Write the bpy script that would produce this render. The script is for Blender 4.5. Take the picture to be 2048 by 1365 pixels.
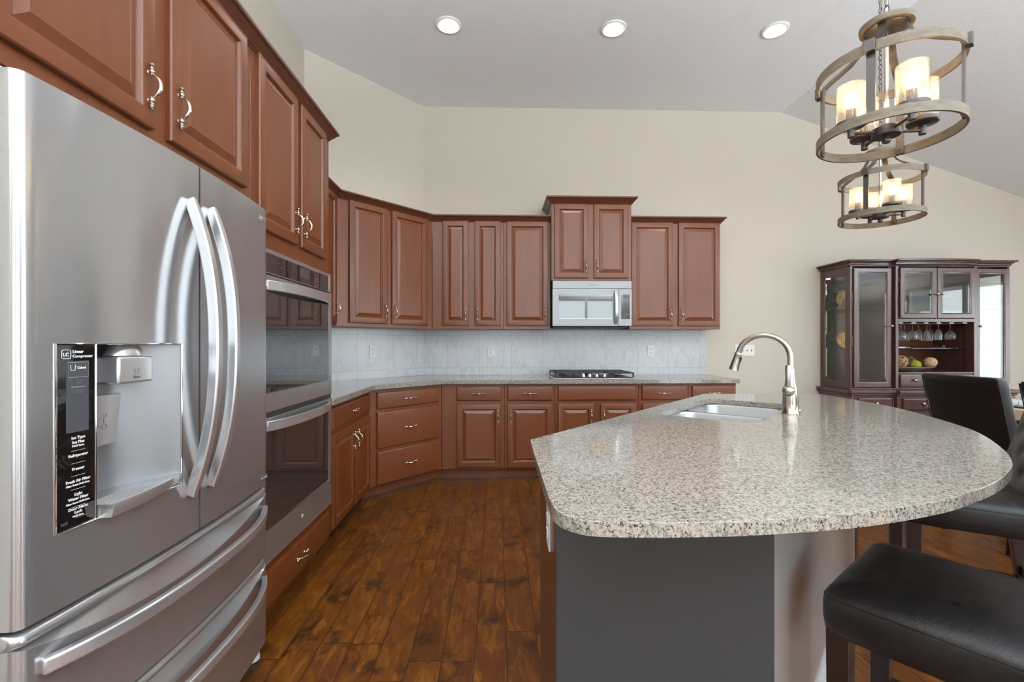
import bpy, bmesh, math, random
from mathutils import Vector, Matrix
from math import sin, cos, pi, radians, sqrt
for _o in list(bpy.data.objects): bpy.data.objects.remove(_o)
S = bpy.context.scene
COL = S.collection
random.seed(7)

# ------------------------------------------------------------ camera
cam = bpy.data.cameras.new('camera'); co = bpy.data.objects.new('camera', cam); COL.objects.link(co)
co.location = (0, 0, 1.235)
co.rotation_euler = (radians(90), 0, -math.atan(29/914))
cam.sensor_width = 36; cam.lens = 914/2048*36; cam.shift_y = 5.5/2048
cam.clip_start = 0.05; cam.clip_end = 200
S.camera = co
# ------------------------------------------------------------ colour management
S.view_settings.view_transform = 'Standard'; S.view_settings.look = 'None'
S.view_settings.exposure = 0.15; S.view_settings.gamma = 1; S.view_settings.use_curve_mapping = False
S.cycles.max_bounces = 10; S.cycles.diffuse_bounces = 5; S.cycles.glossy_bounces = 5
S.cycles.transmission_bounces = 8; S.cycles.transparent_max_bounces = 12
S.cycles.sample_clamp_indirect = 4; S.cycles.caustics_reflective = False; S.cycles.caustics_refractive = False
S.cycles.use_denoising = True
# ------------------------------------------------------------ world: overcast daylight outside the windows
W = bpy.data.worlds.new('daylight'); S.world = W; W.use_nodes = True
bg = W.node_tree.nodes['Background']; bg.inputs[0].default_value = (0.84, 0.93, 1.0, 1); bg.inputs[1].default_value = 1.6
# ------------------------------------------------------------ daylight through the windows
def area(name, loc, rot, sx, sy, power, color=(1, 1, 1)):
    l = bpy.data.lights.new(name, 'AREA'); l.shape = 'RECTANGLE'; l.size = sx; l.size_y = sy
    l.energy = power; l.color = color
    o = bpy.data.objects.new(name, l); COL.objects.link(o); o.location = loc; o.rotation_euler = rot
    return o
WIN_REAR = [(-0.9, 0.9, 0.5, 2.5), (1.5, 3.3, 0.5, 2.5), (3.9, 6.1, 0.1, 2.15)]       # x0,x1,z0,z1 in the wall behind the camera
WIN_RIGHT = [(-1.9, -0.2, 0.75, 2.15), (1.0, 2.9, 0.6, 2.15)]                          # y0,y1,z0,z1 in the dining side wall
YR, XR = -3.6, 6.9
for i, (a, b, c, d) in enumerate(WIN_REAR):
    area('window_daylight', ((a+b)/2, YR-0.35, (c+d)/2), (radians(90), 0, 0), b-a, d-c, 13*(b-a)*(d-c), (.84, .93, 1.0)).rotation_euler = (radians(-90-18), 0, radians(180))
for (a, b, c, d) in WIN_RIGHT:
    area('window_daylight', (XR+0.35, (a+b)/2, (c+d)/2), (radians(90+18), 0, radians(90)), b-a, d-c, 23*(b-a)*(d-c), (.86, .94, 1.0))

# ------------------------------------------------------------ materials
def lin(r, g, b):
    f = lambda c: (c/255/12.92) if c/255 <= .04045 else ((c/255+.055)/1.055)**2.4
    return (f(r), f(g), f(b), 1)
MATS = {}
class NT:
    def __init__(s, name):
        s.m = bpy.data.materials.new(name); s.m.use_nodes = True; s.t = s.m.node_tree; s.N = s.t.nodes; s.L = s.t.links
        s.b = s.N['Principled BSDF']; MATS[name] = s.m
    def n(s, kind, **kw):
        x = s.N.new(kind)
        for k, v in kw.items(): setattr(x, k, v)
        return x
    def set(s, **kw):
        for k, v in kw.items():
            s.b.inputs[k.replace('_', ' ')].default_value = v
        return s
    def link(s, a, b): s.L.new(a, b)
    def math(s, op, a, b=None, clamp=False):
        x = s.n('ShaderNodeMath', operation=op, use_clamp=clamp)
        for i, v in enumerate((a, b)):
            if v is None: continue
            if isinstance(v, (int, float)): x.inputs[i].default_value = v
            else: s.link(v, x.inputs[i])
        return x.outputs[0]
    def coord(s, scale=(1, 1, 1), rot=(0, 0, 0)):
        tc = s.n('ShaderNodeTexCoord'); mp = s.n('ShaderNodeMapping'); s.link(tc.outputs['Object'], mp.inputs[0])
        mp.inputs['Scale'].default_value = scale; mp.inputs['Rotation'].default_value = rot
        return mp.outputs[0]
    def noise(s, vec, scale, detail=4, rough=.5, dist=0):
        x = s.n('ShaderNodeTexNoise'); s.link(vec, x.inputs['Vector']); x.inputs['Scale'].default_value = scale
        x.inputs['Detail'].default_value = detail; x.inputs['Roughness'].default_value = rough; x.inputs['Distortion'].default_value = dist
        return x.outputs['Fac']
    def ramp(s, fac, stops, interp='LINEAR'):
        x = s.n('ShaderNodeValToRGB'); s.link(fac, x.inputs[0]); cr = x.color_ramp; cr.interpolation = interp
        cr.elements[0].position, cr.elements[0].color = stops[0]
        cr.elements[1].position, cr.elements[1].color = stops[-1]
        for p, c in stops[1:-1]:
            e = cr.elements.new(p); e.color = c
        return x.outputs[0]
    def mix(s, f, a, b, mode='MIX'):
        x = s.n('ShaderNodeMix', data_type='RGBA', blend_type=mode)
        for sock, v in ((x.inputs[0], f), (x.inputs[6], a), (x.inputs[7], b)):
            if isinstance(v, (int, float, tuple)): sock.default_value = v
            else: s.link(v, sock)
        return x.outputs[2]
    def bump(s, h, strength=.2, dist=.01):
        x = s.n('ShaderNodeBump'); s.link(h, x.inputs['Height']); x.inputs['Strength'].default_value = strength
        x.inputs['Distance'].default_value = dist; s.link(x.outputs[0], s.b.inputs['Normal'])
    def col(s, c): s.link(c, s.b.inputs['Base Color'])
def plain(name, rgb, rough=.5, metal=0, var=.06, scale=8, **kw):
    t = NT(name); c = lin(*rgb)
    d = tuple(max(0, x*(1-var)) for x in c[:3]) + (1,)
    t.col(t.ramp(t.noise(t.coord(), scale, 3), [(.35, c), (.65, d)]))
    t.set(Roughness=rough, Metallic=metal, **kw)
    return t
# cherry wood
def wood(name, c1, c2, rough=.32, coat=.35, sc=(6, 6, 1.2)):
    t = NT(name)
    v = t.coord(sc)
    g = t.noise(v, 3, 6, .55, .3); f = t.noise(t.coord((90, 90, 3)), 2, 3)
    base = t.ramp(g, [(.3, lin(*c1)), (.7, lin(*c2))])
    dark = tuple(x*.9 for x in lin(*c1)[:3])+(1,)
    t.col(t.mix(t.math('MULTIPLY', f, .22), base, dark))
    t.set(Roughness=rough, Coat_Weight=coat, Coat_Roughness=.30, Specular_IOR_Level=.38)
    return t
wood('cherry', (103, 51, 19), (112, 59, 24), .42, .45); wood('cherry_glazed', (80, 40, 19), (92, 48, 24), .42, .4)
wood('cherry_dark', (84, 40, 24), (100, 48, 28))
wood('espresso', (30, 16, 14), (40, 21, 18), .34, .2)
wood('mahogany', (68, 41, 37), (80, 50, 45), .25, .5)
wood('pale_oak', (196, 170, 140), (214, 190, 162), .4, .1, (2, 6, 6))
wood('weathered_oak', (104, 94, 80), (130, 120, 104), .6, 0, (8, 8, 30))
# walls
def paint(name, rgb, bump=.08, sc=220):
    t = NT(name); t.b.inputs['Base Color'].default_value = lin(*rgb); t.set(Roughness=.75)
    t.bump(t.noise(t.coord(), sc, 3), bump, .004); return t
paint('wall_paint', (201, 193, 180)); paint('ceiling_paint', (232, 234, 238), .35, 60); paint('white_trim', (232, 232, 230), .02)
plain('white_plastic', (235, 235, 232), .35, var=.02); plain('dark_slot', (40, 38, 36), .6)
plain('dark_grey_paint', (51, 52, 53), .42, var=.05, scale=14)
t = plain('grey_satin_panel', (188, 186, 184), .2, var=.04); t.set(Coat_Weight=.5, Coat_Roughness=.1)
# metals
def steel(name, v, rough=.24, aniso=.6, bands=True):
    t = NT(name)
    br = t.noise(t.coord((3, 3, 260)), 3, 2)
    t.col(t.ramp(br, [(.3, (v*.96, v*.97, v*.99, 1)), (.7, (v*1.02, v*1.03, v*1.05, 1))]))
    t.set(Metallic=.8, Roughness=rough, Anisotropic=aniso, Anisotropic_Rotation=.25)
    tg = t.n('ShaderNodeTangent', direction_type='RADIAL', axis='Z'); t.link(tg.outputs[0], t.b.inputs['Tangent'])
    if bands:
        wv = t.noise(t.coord((5, 5, 1.2)), 1.0, 1); t.bump(t.math('ADD', t.math('MULTIPLY', wv, 1.0), t.math('MULTIPLY', br, .006)), .22, .02)
    return t
steel('stainless', .52, .20, .85); steel('stainless_bright', .72, .25, .3, False); steel('sink_steel', .46, .34, .3, False); steel('niche_steel', .30, .42, .3, False); steel('microwave_steel', .27, .42, .3, False)
t = NT('nickel'); t.set(Base_Color=lin(176, 168, 158), Metallic=1, Roughness=.24)
t = NT('chrome'); t.set(Base_Color=lin(225, 225, 225), Metallic=1, Roughness=.08)
t = NT('warm_nickel'); t.set(Base_Color=lin(205, 190, 172), Metallic=1, Roughness=.2)
t = NT('black_metal'); t.set(Base_Color=lin(84, 78, 74), Metallic=.7, Roughness=.4)
plain('black_iron', (34, 35, 37), .45); plain('grey_plastic', (88, 89, 92), .4)
t = NT('black_glass'); t.set(Base_Color=lin(16, 16, 17), Roughness=.04, Coat_Weight=1.0, Coat_Roughness=.02, Specular_IOR_Level=.9)
t = NT('oven_glass'); t.set(Base_Color=lin(46, 46, 47), Roughness=.03, Coat_Weight=1.0, Coat_Roughness=.02, Specular_IOR_Level=1.0)
t = NT('mirror'); t.set(Base_Color=lin(244, 236, 224), Metallic=1, Roughness=.02)
t = NT('display_white'); t.set(Base_Color=lin(235, 235, 235), Roughness=.5)
t = NT('display_grey'); t.set(Base_Color=lin(70, 71, 74), Roughness=.2)
t = NT('engraved_grey'); t.set(Base_Color=lin(88, 88, 90), Roughness=.5)
# thin clear glass (lets light straight through)
def ior(t, v):      # same reflectance entering and leaving the unrefracted pane
    g = t.n('ShaderNodeNewGeometry'); return t.math('ADD', v, t.math('MULTIPLY', g.outputs['Backfacing'], 1/v-v))
def glass(name, tint, refl=1.0, base_t=.96):
    t = NT(name); N = t.N; out = N['Material Output']; N.remove(t.b)
    tr = N.new('ShaderNodeBsdfTransparent'); tr.inputs[0].default_value = tint
    gl = N.new('ShaderNodeBsdfGlossy'); gl.inputs['Roughness'].default_value = .02
    lw = N.new('ShaderNodeFresnel'); t.link(ior(t, 1.5), lw.inputs[0])
    mx = N.new('ShaderNodeMixShader'); t.link(lw.outputs[0], mx.inputs[0]); t.link(tr.outputs[0], mx.inputs[1]); t.link(gl.outputs[0], mx.inputs[2])
    t.link(mx.outputs[0], out.inputs[0]); return t
glass('clear_glass', (.97, .98, .97, 1)); glass('green_edge_glass', (.72, .86, .80, 1))
t = glass('stem_glass', (.97, .98, .97, 1)); _mx = [n_ for n_ in t.N if n_.type == 'MIX_SHADER'][0]; _o = t.N['Material Output']
_d = t.N.new('ShaderNodeBsdfTranslucent'); _d.inputs[0].default_value = (.95, .96, .96, 1); _m2 = t.N.new('ShaderNodeMixShader'); _m2.inputs[0].default_value = .14
t.link(_mx.outputs[0], _m2.inputs[1]); t.link(_d.outputs[0], _m2.inputs[2]); t.link(_m2.outputs[0], _o.inputs[0])
t = NT('platter_glass'); t.set(Base_Color=lin(205, 215, 210), Roughness=.08, Transmission_Weight=.5, Alpha=.75)
t = NT('seeded_glass'); N = t.N; out = N['Material Output']; N.remove(t.b)
tr = N.new('ShaderNodeBsdfTransparent'); tr.inputs[0].default_value = (.95, .94, .92, 1)
df = N.new('ShaderNodeBsdfTranslucent'); df.inputs[0].default_value = (.95, .93, .9, 1)
gl = N.new('ShaderNodeBsdfGlossy'); gl.inputs['Roughness'].default_value = .06
vn = N.new('ShaderNodeTexVoronoi'); vn.inputs['Scale'].default_value = 140; t.link(t.coord(), vn.inputs['Vector'])
sp = t.ramp(vn.outputs['Distance'], [(.10, (.5, .5, .5, 1)), (.2, (.13, .13, .13, 1))])
m1 = N.new('ShaderNodeMixShader'); t.link(sp, m1.inputs[0]); t.link(tr.outputs[0], m1.inputs[1]); t.link(df.outputs[0], m1.inputs[2])
fr = N.new('ShaderNodeFresnel'); t.link(ior(t, 1.45), fr.inputs[0])
m2 = N.new('ShaderNodeMixShader'); t.link(fr.outputs[0], m2.inputs[0]); t.link(m1.outputs[0], m2.inputs[1]); t.link(gl.outputs[0], m2.inputs[2])
t.link(m2.outputs[0], out.inputs[0])
def emit(name, rgb, st):
    t = NT(name); t.set(Base_Color=lin(*rgb), Emission_Color=lin(*rgb), Emission_Strength=st); return t
emit('warm_bulb', (255, 208, 150), 16); emit('can_lens', (255, 250, 240), 45)
# black leather
t = NT('black_leather'); v = t.coord()
t.col(t.ramp(t.noise(v, 6, 5, .6), [(.35, lin(20, 18, 18)), (.7, lin(34, 31, 30))]))
r = t.ramp(t.noise(v, 14, 6, .7), [(.3, (.26, .26, .26, 1)), (.75, (.44, .44, .44, 1))]); t.link(r, t.b.inputs['Roughness'])
t.bump(t.noise(v, 260, 3), .25, .002); t.set(Specular_IOR_Level=.32)
# granite
t = NT('granite'); v = t.coord()
big = t.noise(v, 120, 5, .62); mid = t.noise(v, 260, 3, .6); sml = t.noise(t.coord((1, 1, 1), (.4, .3, .9)), 190, 6, .7)
c1 = t.ramp(big, [(.36, lin(108, 105, 102)), (.46, lin(148, 142, 132)), (.56, lin(174, 164, 148)), (.68, lin(150, 149, 147))])
k = t.ramp(sml, [(.40, (1, 1, 1, 1)), (.455, (0, 0, 0, 1))]); g = t.ramp(mid, [(.36, (1, 1, 1, 1)), (.46, (0, 0, 0, 1))])
c2 = t.mix(t.math('MULTIPLY', g, .65), c1, lin(96, 92, 92)); t.col(t.mix(k, c2, lin(38, 36, 38)))
t.set(Roughness=.09, Specular_IOR_Level=.55)
# marble tile
t = NT('marble_tile'); tc = t.n('ShaderNodeTexCoord'); sx = t.n('ShaderNodeSeparateXYZ'); t.link(tc.outputs['UV'], sx.inputs[0])
u, vv = sx.outputs[0], sx.outputs[1]
cu = t.math('FLOOR', u); cv = t.math('FLOOR', vv); fu = t.math('FRACT', u); fv = t.math('FRACT', vv)
cb = t.n('ShaderNodeCombineXYZ'); t.link(cu, cb.inputs[0]); t.link(cv, cb.inputs[1])
wn = t.n('ShaderNodeTexWhiteNoise'); t.link(cb.outputs[0], wn.inputs['Vector'])
va = t.n('ShaderNodeVectorMath', operation='MULTIPLY_ADD'); t.link(wn.outputs['Color'], va.inputs[0]); va.inputs[1].default_value = (30, 30, 30); t.link(tc.outputs['UV'], va.inputs[2])
vm = t.n('ShaderNodeMapping'); t.link(va.outputs[0], vm.inputs[0]); vm.inputs['Rotation'].default_value = (0, 0, .5); vm.inputs['Scale'].default_value = (1.5, .55, 1)
vein = t.noise(vm.outputs[0], 1.2, 6, .52, 1.6)
vd = t.math('ABSOLUTE', t.math('SUBTRACT', vein, .5))
base = t.ramp(vd, [(.0, lin(184, 186, 188)), (.010, lin(194, 196, 198)), (.06, lin(202, 204, 206)), (.4, lin(193, 196, 199))])
tone = t.math('MULTIPLY', wn.outputs['Value'], .22)
base = t.mix(tone, base, lin(178, 182, 186))
e1 = t.math('MINIMUM', t.math('MINIMUM', fu, t.math('SUBTRACT', 1, fu)), t.math('MINIMUM', fv, t.math('SUBTRACT', 1, fv)))
gm = t.math('LESS_THAN', e1, .006); t.col(t.mix(gm, base, lin(168, 170, 172))); t.set(Roughness=.22)
# plank floor
t = NT('plank_floor'); tc = t.n('ShaderNodeTexCoord'); sx = t.n('ShaderNodeSeparateXYZ'); t.link(tc.outputs['Object'], sx.inputs[0])
px = t.math('DIVIDE', t.math('ADD', sx.outputs[0], 20.03), .127); row = t.math('FLOOR', px); fx = t.math('FRACT', px)
w1 = t.n('ShaderNodeTexWhiteNoise', noise_dimensions='1D'); t.link(row, w1.inputs['W'])
py = t.math('DIVIDE', t.math('ADD', t.math('ADD', sx.outputs[1], 20), t.math('MULTIPLY', w1.outputs[0], 5.3)), .95); pc = t.math('FLOOR', py); fy = t.math('FRACT', py)
cb = t.n('ShaderNodeCombineXYZ'); t.link(row, cb.inputs[0]); t.link(pc, cb.inputs[1])
w2 = t.n('ShaderNodeTexWhiteNoise'); t.link(cb.outputs[0], w2.inputs['Vector'])
va = t.n('ShaderNodeVectorMath', operation='MULTIPLY_ADD'); t.link(w2.outputs['Color'], va.inputs[0]); va.inputs[1].default_value = (9, 9, 9); t.link(tc.outputs['Object'], va.inputs[2])
def mp(scale):
    m = t.n('ShaderNodeMapping'); t.link(va.outputs[0], m.inputs[0]); m.inputs['Scale'].default_value = scale; return m.outputs[0]
gr = t.noise(mp((26, 2.2, 1)), 1.5, 6, .62, .5)
fig = t.noise(mp((22, 5, 1)), 1.1, 8, .72, .7)
blot = t.noise(mp((7, 6, 1)), 1.0, 8, .66, .5)
base = t.ramp(w2.outputs['Value'], [(0, lin(90, 49, 15)), (.35, lin(100, 55, 15)), (.7, lin(108, 62, 17)), (1, lin(94, 49, 15))])
base = t.mix(t.ramp(gr, [(.35, (.55, .55, .55, 1)), (.65, (0, 0, 0, 1))]), base, lin(74, 38, 13))
base = t.mix(t.ramp(fig, [(.48, (0, 0, 0, 1)), (.72, (.55, .55, .55, 1))]), base, lin(166, 106, 34))
base = t.mix(t.ramp(blot, [(.34, (.8, .8, .8, 1)), (.46, (0, 0, 0, 1))]), base, lin(36, 18, 9))
ed = t.math('MINIMUM', fx, t.math('SUBTRACT', 1, fx)); ey = t.math('MINIMUM', fy, t.math('SUBTRACT', 1, fy))
gm = t.math('MAXIMUM', t.math('LESS_THAN', ed, .014), t.math('LESS_THAN', ey, .0025))
t.col(t.mix(t.math('MULTIPLY', gm, .8), base, lin(30, 15, 8)))
t.set(Roughness=.36, Specular_IOR_Level=.35, Coat_Weight=.05, Coat_Roughness=.2)
hh = t.math('ADD', t.math('MULTIPLY', t.math('MINIMUM', t.math('MULTIPLY', ed, 18), 1), .6), t.math('MULTIPLY', fig, .5)); t.bump(hh, .25, .004)
plain('placemat_black', (30, 30, 34), .6); plain('linen_white', (225, 228, 232), .8); plain('moss_green', (150, 152, 30), .9, var=.5, scale=60)
plain('rattan', (176, 132, 92), .7, var=.3, scale=40); plain('twig_grey', (98, 90, 84), .7, var=.3, scale=40); plain('wicker_tan', (196, 160, 122), .85, var=.5, scale=120)
t = plain('amber_glass', (196, 140, 40), .2, var=.6, scale=14); plain('plum_ceramic', (96, 60, 66), .5, var=.3); plain('wood_tan', (170, 120, 70), .5)
plain('mocha_felt', (60, 40, 34), .7)
M = MATS

# ------------------------------------------------------------ mesh builder
class MB:
    def __init__(s): s.v = []; s.f = []; s.uv = None
    def add(s, vs, fs, mat=None):
        n = len(s.v)
        for p in vs:
            p = Vector(p); s.v.append(mat @ p if mat is not None else p)
        for f in fs: s.f.append([n+i for i in f])
        return s
    def box(s, x0, x1, y0, y1, z0, z1, mat=None):
        vs = [(x0, y0, z0), (x1, y0, z0), (x1, y1, z0), (x0, y1, z0), (x0, y0, z1), (x1, y0, z1), (x1, y1, z1), (x0, y1, z1)]
        return s.add(vs, [(3, 2, 1, 0), (4, 5, 6, 7), (0, 1, 5, 4), (1, 2, 6, 5), (2, 3, 7, 6), (3, 0, 4, 7)], mat)
    def loops(s, L, cap0=True, cap1=True, closed=True, mat=None):
        n = len(L[0]); vs = [p for l in L for p in l]; fs = []
        for k in range(len(L)-1):
            for i in range(n if closed else n-1):
                j = (i+1) % n
                fs.append((k*n+i, k*n+j, (k+1)*n+j, (k+1)*n+i))
        if cap0: fs.append(tuple(reversed(range(n))))
        if cap1: fs.append(tuple((len(L)-1)*n+i for i in range(n)))
        return s.add(vs, fs, mat)
    def prism(s, poly, z0, z1, mat=None):
        return s.loops([[(x, y, z0) for x, y in poly], [(x, y, z1) for x, y in poly]], mat=mat)
    def lathe(s, prof, n=20, mat=None, cap=True):
        L = [[(r*cos(2*pi*i/n), r*sin(2*pi*i/n), z) for i in range(n)] for r, z in prof]
        return s.loops(L, cap, cap, mat=mat)
    def tube(s, pts, r, n=10, mat=None, sq=None, closed=False, up=None):
        pts = [Vector(p) for p in pts]; N = len(pts); L = []; prev = None
        for i, p in enumerate(pts):
            if closed: d = (pts[(i+1) % N]-pts[i-1]).normalized()
            else: d = (pts[min(i+1, N-1)]-pts[max(i-1, 0)]).normalized()
            if up is not None: a = Vector(up)
            elif prev is None: a = Vector((0, 0, 1)) if abs(d.z) < .9 else Vector((1, 0, 0))
            else: a = prev
            x = (a-d*a.dot(d)).normalized(); y = d.cross(x); prev = x
            rr = r[i] if isinstance(r, (list, tuple)) else r
            if sq:   # rectangular section (half sizes along x and y)
                h = sq[i] if isinstance(sq, list) else sq
                L.append([p+x*a1*h[0]+y*b1*h[1] for a1, b1 in ((-1, -1), (1, -1), (1, 1), (-1, 1))])
            else: L.append([p+(x*cos(2*pi*k/n)+y*sin(2*pi*k/n))*rr for k in range(n)])
        if closed: L.append(L[0]); return s.loops(L, False, False, mat=mat)
        return s.loops(L, mat=mat)
    def sphere(s, c, r, n=16, m=10, sc=(1, 1, 1), mat=None):
        prof = [(max(r*sin(pi*k/m), 1e-5), -r*cos(pi*k/m)) for k in range(m+1)]
        T = Matrix.Translation(c) @ Matrix.Diagonal((*sc, 1))
        return s.lathe(prof, n, (mat @ T) if mat is not None else T)
    def build(s, name, mat, parent=None, bevel=0, seg=2, world=False, angle=35, smooth=True):
        me = bpy.data.meshes.new(name)
        vs = s.v
        if world and parent is not None:
            inv = wm(parent).inverted(); vs = [inv @ p for p in vs]
        me.from_pydata([tuple(p) for p in vs], [], s.f); me.validate()
        bm = bmesh.new(); bm.from_mesh(me); bmesh.ops.recalc_face_normals(bm, faces=bm.faces); bm.to_mesh(me); bm.free()
        o = bpy.data.objects.new(name, me); COL.objects.link(o)
        me.materials.append(M[mat])
        if smooth:
            for p in me.polygons: p.use_smooth = True
            me.set_sharp_from_angle(angle=radians(angle))
        if bevel:
            b = o.modifiers.new('bevel', 'BEVEL'); b.width = bevel; b.segments = seg; b.limit_method = 'ANGLE'; b.angle_limit = radians(40)
            b.harden_normals = False
        if parent is not None: o.parent = parent
        return o
def wm(o):
    m = o.matrix_basis.copy()
    while o.parent is not None: o = o.parent; m = o.matrix_basis @ m
    return m
def tag(o, label, cat, group=None, kind=None):
    if label: o['label'] = label
    if cat: o['category'] = cat
    if group: o['group'] = group
    if kind: o['kind'] = kind
    return o
def thing(name, label, cat, loc=(0, 0, 0), rz=0, group=None):
    o = bpy.data.objects.new(name, None); COL.objects.link(o); o.location = loc; o.rotation_euler = (0, 0, rz)
    o.empty_display_size = .1
    return tag(o, label, cat, group)
def struct(name, mb, mat, **kw):
    o = mb.build(name, mat, **kw); o['kind'] = 'structure'; return o
def copy_tree(o, parent=None):
    c = o.copy(); COL.objects.link(c)
    if parent is not None: c.parent = parent
    for ch in list(o.children): copy_tree(ch, c)
    return c
def R(a): return radians(a)
def frame(o, ex, ey, ez=None):
    ex, ey = Vector(ex).normalized(), Vector(ey).normalized(); ez = ex.cross(ey) if ez is None else Vector(ez)
    m = Matrix.Identity(4); m.col[0][:3] = ex; m.col[1][:3] = ey; m.col[2][:3] = ez; m.col[3][:3] = o
    return m
def lettering(txt, size, mat4, mname, parent, name='lettering', align='LEFT', depth=.0004, bold=0):
    cu = bpy.data.curves.new('t', 'FONT'); cu.body = txt; cu.size = size; cu.align_x = align; cu.extrude = depth; cu.offset = bold; cu.resolution_u = 3
    to = bpy.data.objects.new('t', cu); COL.objects.link(to)
    dg = bpy.context.evaluated_depsgraph_get(); me = bpy.data.meshes.new_from_object(to.evaluated_get(dg))
    bpy.data.objects.remove(to)
    me.transform(wm(parent).inverted() @ mat4); me.materials.clear(); me.materials.append(M[mname])
    o = bpy.data.objects.new(name, me); COL.objects.link(o); o.parent = parent; me.name = name
    return o

# ------------------------------------------------------------ room shell
CE = 3.68; XL = -1.60; YB = 4.73; C1 = (-1.60, 3.84); C2 = (-0.761, 4.73); XS = 2.99
zs = lambda x: CE-(x-XS)*.331
mb = MB().box(XL-.3, XR+.3, YR-.3, YB+.3, -.12, 0); struct('floor', mb, 'plank_floor', smooth=False)
mb = MB().box(XL-.3, XS, YR-.3, YB+.3, CE, CE+.1)
mb.add([(XS, YR-.3, CE), (XR+.3, YR-.3, zs(XR+.3)), (XR+.3, YB+.3, zs(XR+.3)), (XS, YB+.3, CE), (XS, YR-.3, CE+.1), (XR+.3, YR-.3, zs(XR+.3)+.1), (XR+.3, YB+.3, zs(XR+.3)+.1), (XS, YB+.3, CE+.1)],
       [(3, 2, 1, 0), (4, 5, 6, 7), (0, 1, 5, 4), (1, 2, 6, 5), (2, 3, 7, 6), (3, 0, 4, 7)])
struct('ceiling', mb, 'ceiling_paint', smooth=False)
struct('wall_left', MB().box(XL-.12, XL, YR-.12, C1[1]+.05, 0, CE), 'wall_paint', smooth=False)
du = Vector((C2[0]-C1[0], C2[1]-C1[1], 0)).normalized(); dn = Vector((du.y, -du.x, 0))   # along / into the room
p1, p2 = Vector((*C1, 0)), Vector((*C2, 0)); q1, q2 = p1-dn*.12-du*.05, p2-dn*.12+du*.05
struct('wall_corner', MB().prism([(p1.x, p1.y), (p2.x, p2.y), (q2.x, q2.y), (q1.x, q1.y)], 0, CE), 'wall_paint', smooth=False)
poly = [(C2[0]-.1, 0), (XR+.12, 0), (XR+.12, zs(XR+.12)), (XS, CE), (C2[0]-.1, CE)]
struct('wall_back', MB().loops([[(x, YB, z) for x, z in poly], [(x, YB+.12, z) for x, z in poly]]), 'wall_paint', smooth=False)
def holed(mb, a0, a1, z0, z1, holes, f):     # wall made of boxes round openings; f(a0,a1,z0,z1) adds one box
    xs = sorted(holes)
    cur = a0
    for (h0, h1, k0, k1) in xs:
        f(cur, h0, z0, z1); f(h0, h1, z0, k0); f(h0, h1, k1, z1); cur = h1
    f(cur, a1, z0, z1)
mb = MB(); holed(mb, XL-.12, XS, 0, CE, WIN_REAR[:1]+[(1.5, XS, .5, 2.5)], lambda a, b, c, d: mb.box(a, b, YR-.12, YR, c, d) if b-a > 1e-4 else None)
mb.box(XS, 3.3, YR-.12, YR, 0, .5); mb.box(XS, 3.3, YR-.12, YR, 2.5, zs(3.3)); mb.box(3.3, 3.9, YR-.12, YR, 0, zs(3.9))
mb.box(3.9, 6.1, YR-.12, YR, 2.15, zs(6.1)); mb.box(3.9, 6.1, YR-.12, YR, 0, .1); mb.box(6.1, XR+.12, YR-.12, YR, 0, zs(XR+.12))
struct('wall_rear', mb, 'wall_paint', smooth=False)
mb = MB(); holed(mb, YR-.12, YB+.12, 0, zs(XR), WIN_RIGHT, lambda a, b, c, d: mb.box(XR, XR+.12, a, b, c, d))
struct('wall_right', mb, 'wall_paint', smooth=False)
# window units
n = 0
for (a, b, c, d) in WIN_REAR:
    n += 1; mb = MB()
    for (x0, x1, z0, z1) in ((a-.09, a, c-.09, d+.09), (b, b+.09, c-.09, d+.09), (a, b, d, d+.09), (a, b, c-.09, c)): mb.box(x0, x1, YR, YR+.02, z0, z1)
    m = (a+b)/2
    for (x0, x1, z0, z1) in ((a, a+.05, c, d), (b-.05, b, c, d), (a+.05, b-.05, d-.05, d), (a+.05, b-.05, c, c+.05), (m-.03, m+.03, c+.05, d-.05)): mb.box(x0, x1, YR-.07, YR-.03, z0, z1)
    fo = struct('window_%d' % n, mb, 'white_trim', bevel=.003)
    MB().box(a+.05, b-.05, YR-.052, YR-.048, c+.05, d-.05).build('window_pane', 'clear_glass', fo)
for (a, b, c, d) in WIN_RIGHT:
    n += 1; mb = MB()
    for (x0, x1, z0, z1) in ((a-.09, a, c-.09, d+.09), (b, b+.09, c-.09, d+.09), (a, b, d, d+.09), (a, b, c-.09, c)): mb.box(XR-.02, XR, x0, x1, z0, z1)
    m = (a+b)/2
    for (x0, x1, z0, z1) in ((a, a+.05, c, d), (b-.05, b, c, d), (a+.05, b-.05, d-.05, d), (a+.05, b-.05, c, c+.05), (m-.03, m+.03, c+.05, d-.05)): mb.box(XR+.03, XR+.07, x0, x1, z0, z1)
    fo = struct('window_%d' % n, mb, 'white_trim', bevel=.003)
    MB().box(XR+.048, XR+.052, a+.05, b-.05, c+.05, d-.05).build('window_pane', 'clear_glass', fo)
struct('baseboard_back', MB().box(2.21, XR, YB-.015, YB, 0, .10), 'white_trim', bevel=.003)
struct('baseboard_right', MB().box(XR-.015, XR, YR, YB-.015, 0, .10), 'white_trim', bevel=.003)

# offset polyline of the three kitchen walls (distance d into the room)
def off(d):
    xa = XL+d
    P = p1+dn*d; k = (xa-P.x)/du.x; a = P+du*k
    k2 = ((YB-d)-P.y)/du.y; b = P+du*k2
    return (xa, a.y), (b.x, YB-d)
DA = math.atan2(du.y, du.x)          # direction of the diagonal run

# ------------------------------------------------------------ backsplash
mb = MB(); me = None
segs = [((XL+.008, 2.70), off(.008)[0]), (off(.008)[0], off(.008)[1]), (off(.008)[1], (2.182, YB-.008))]
vs, fs, uvs = [], [], []
us = [None]*3
acc = (2.182-.47)/.329
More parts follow.
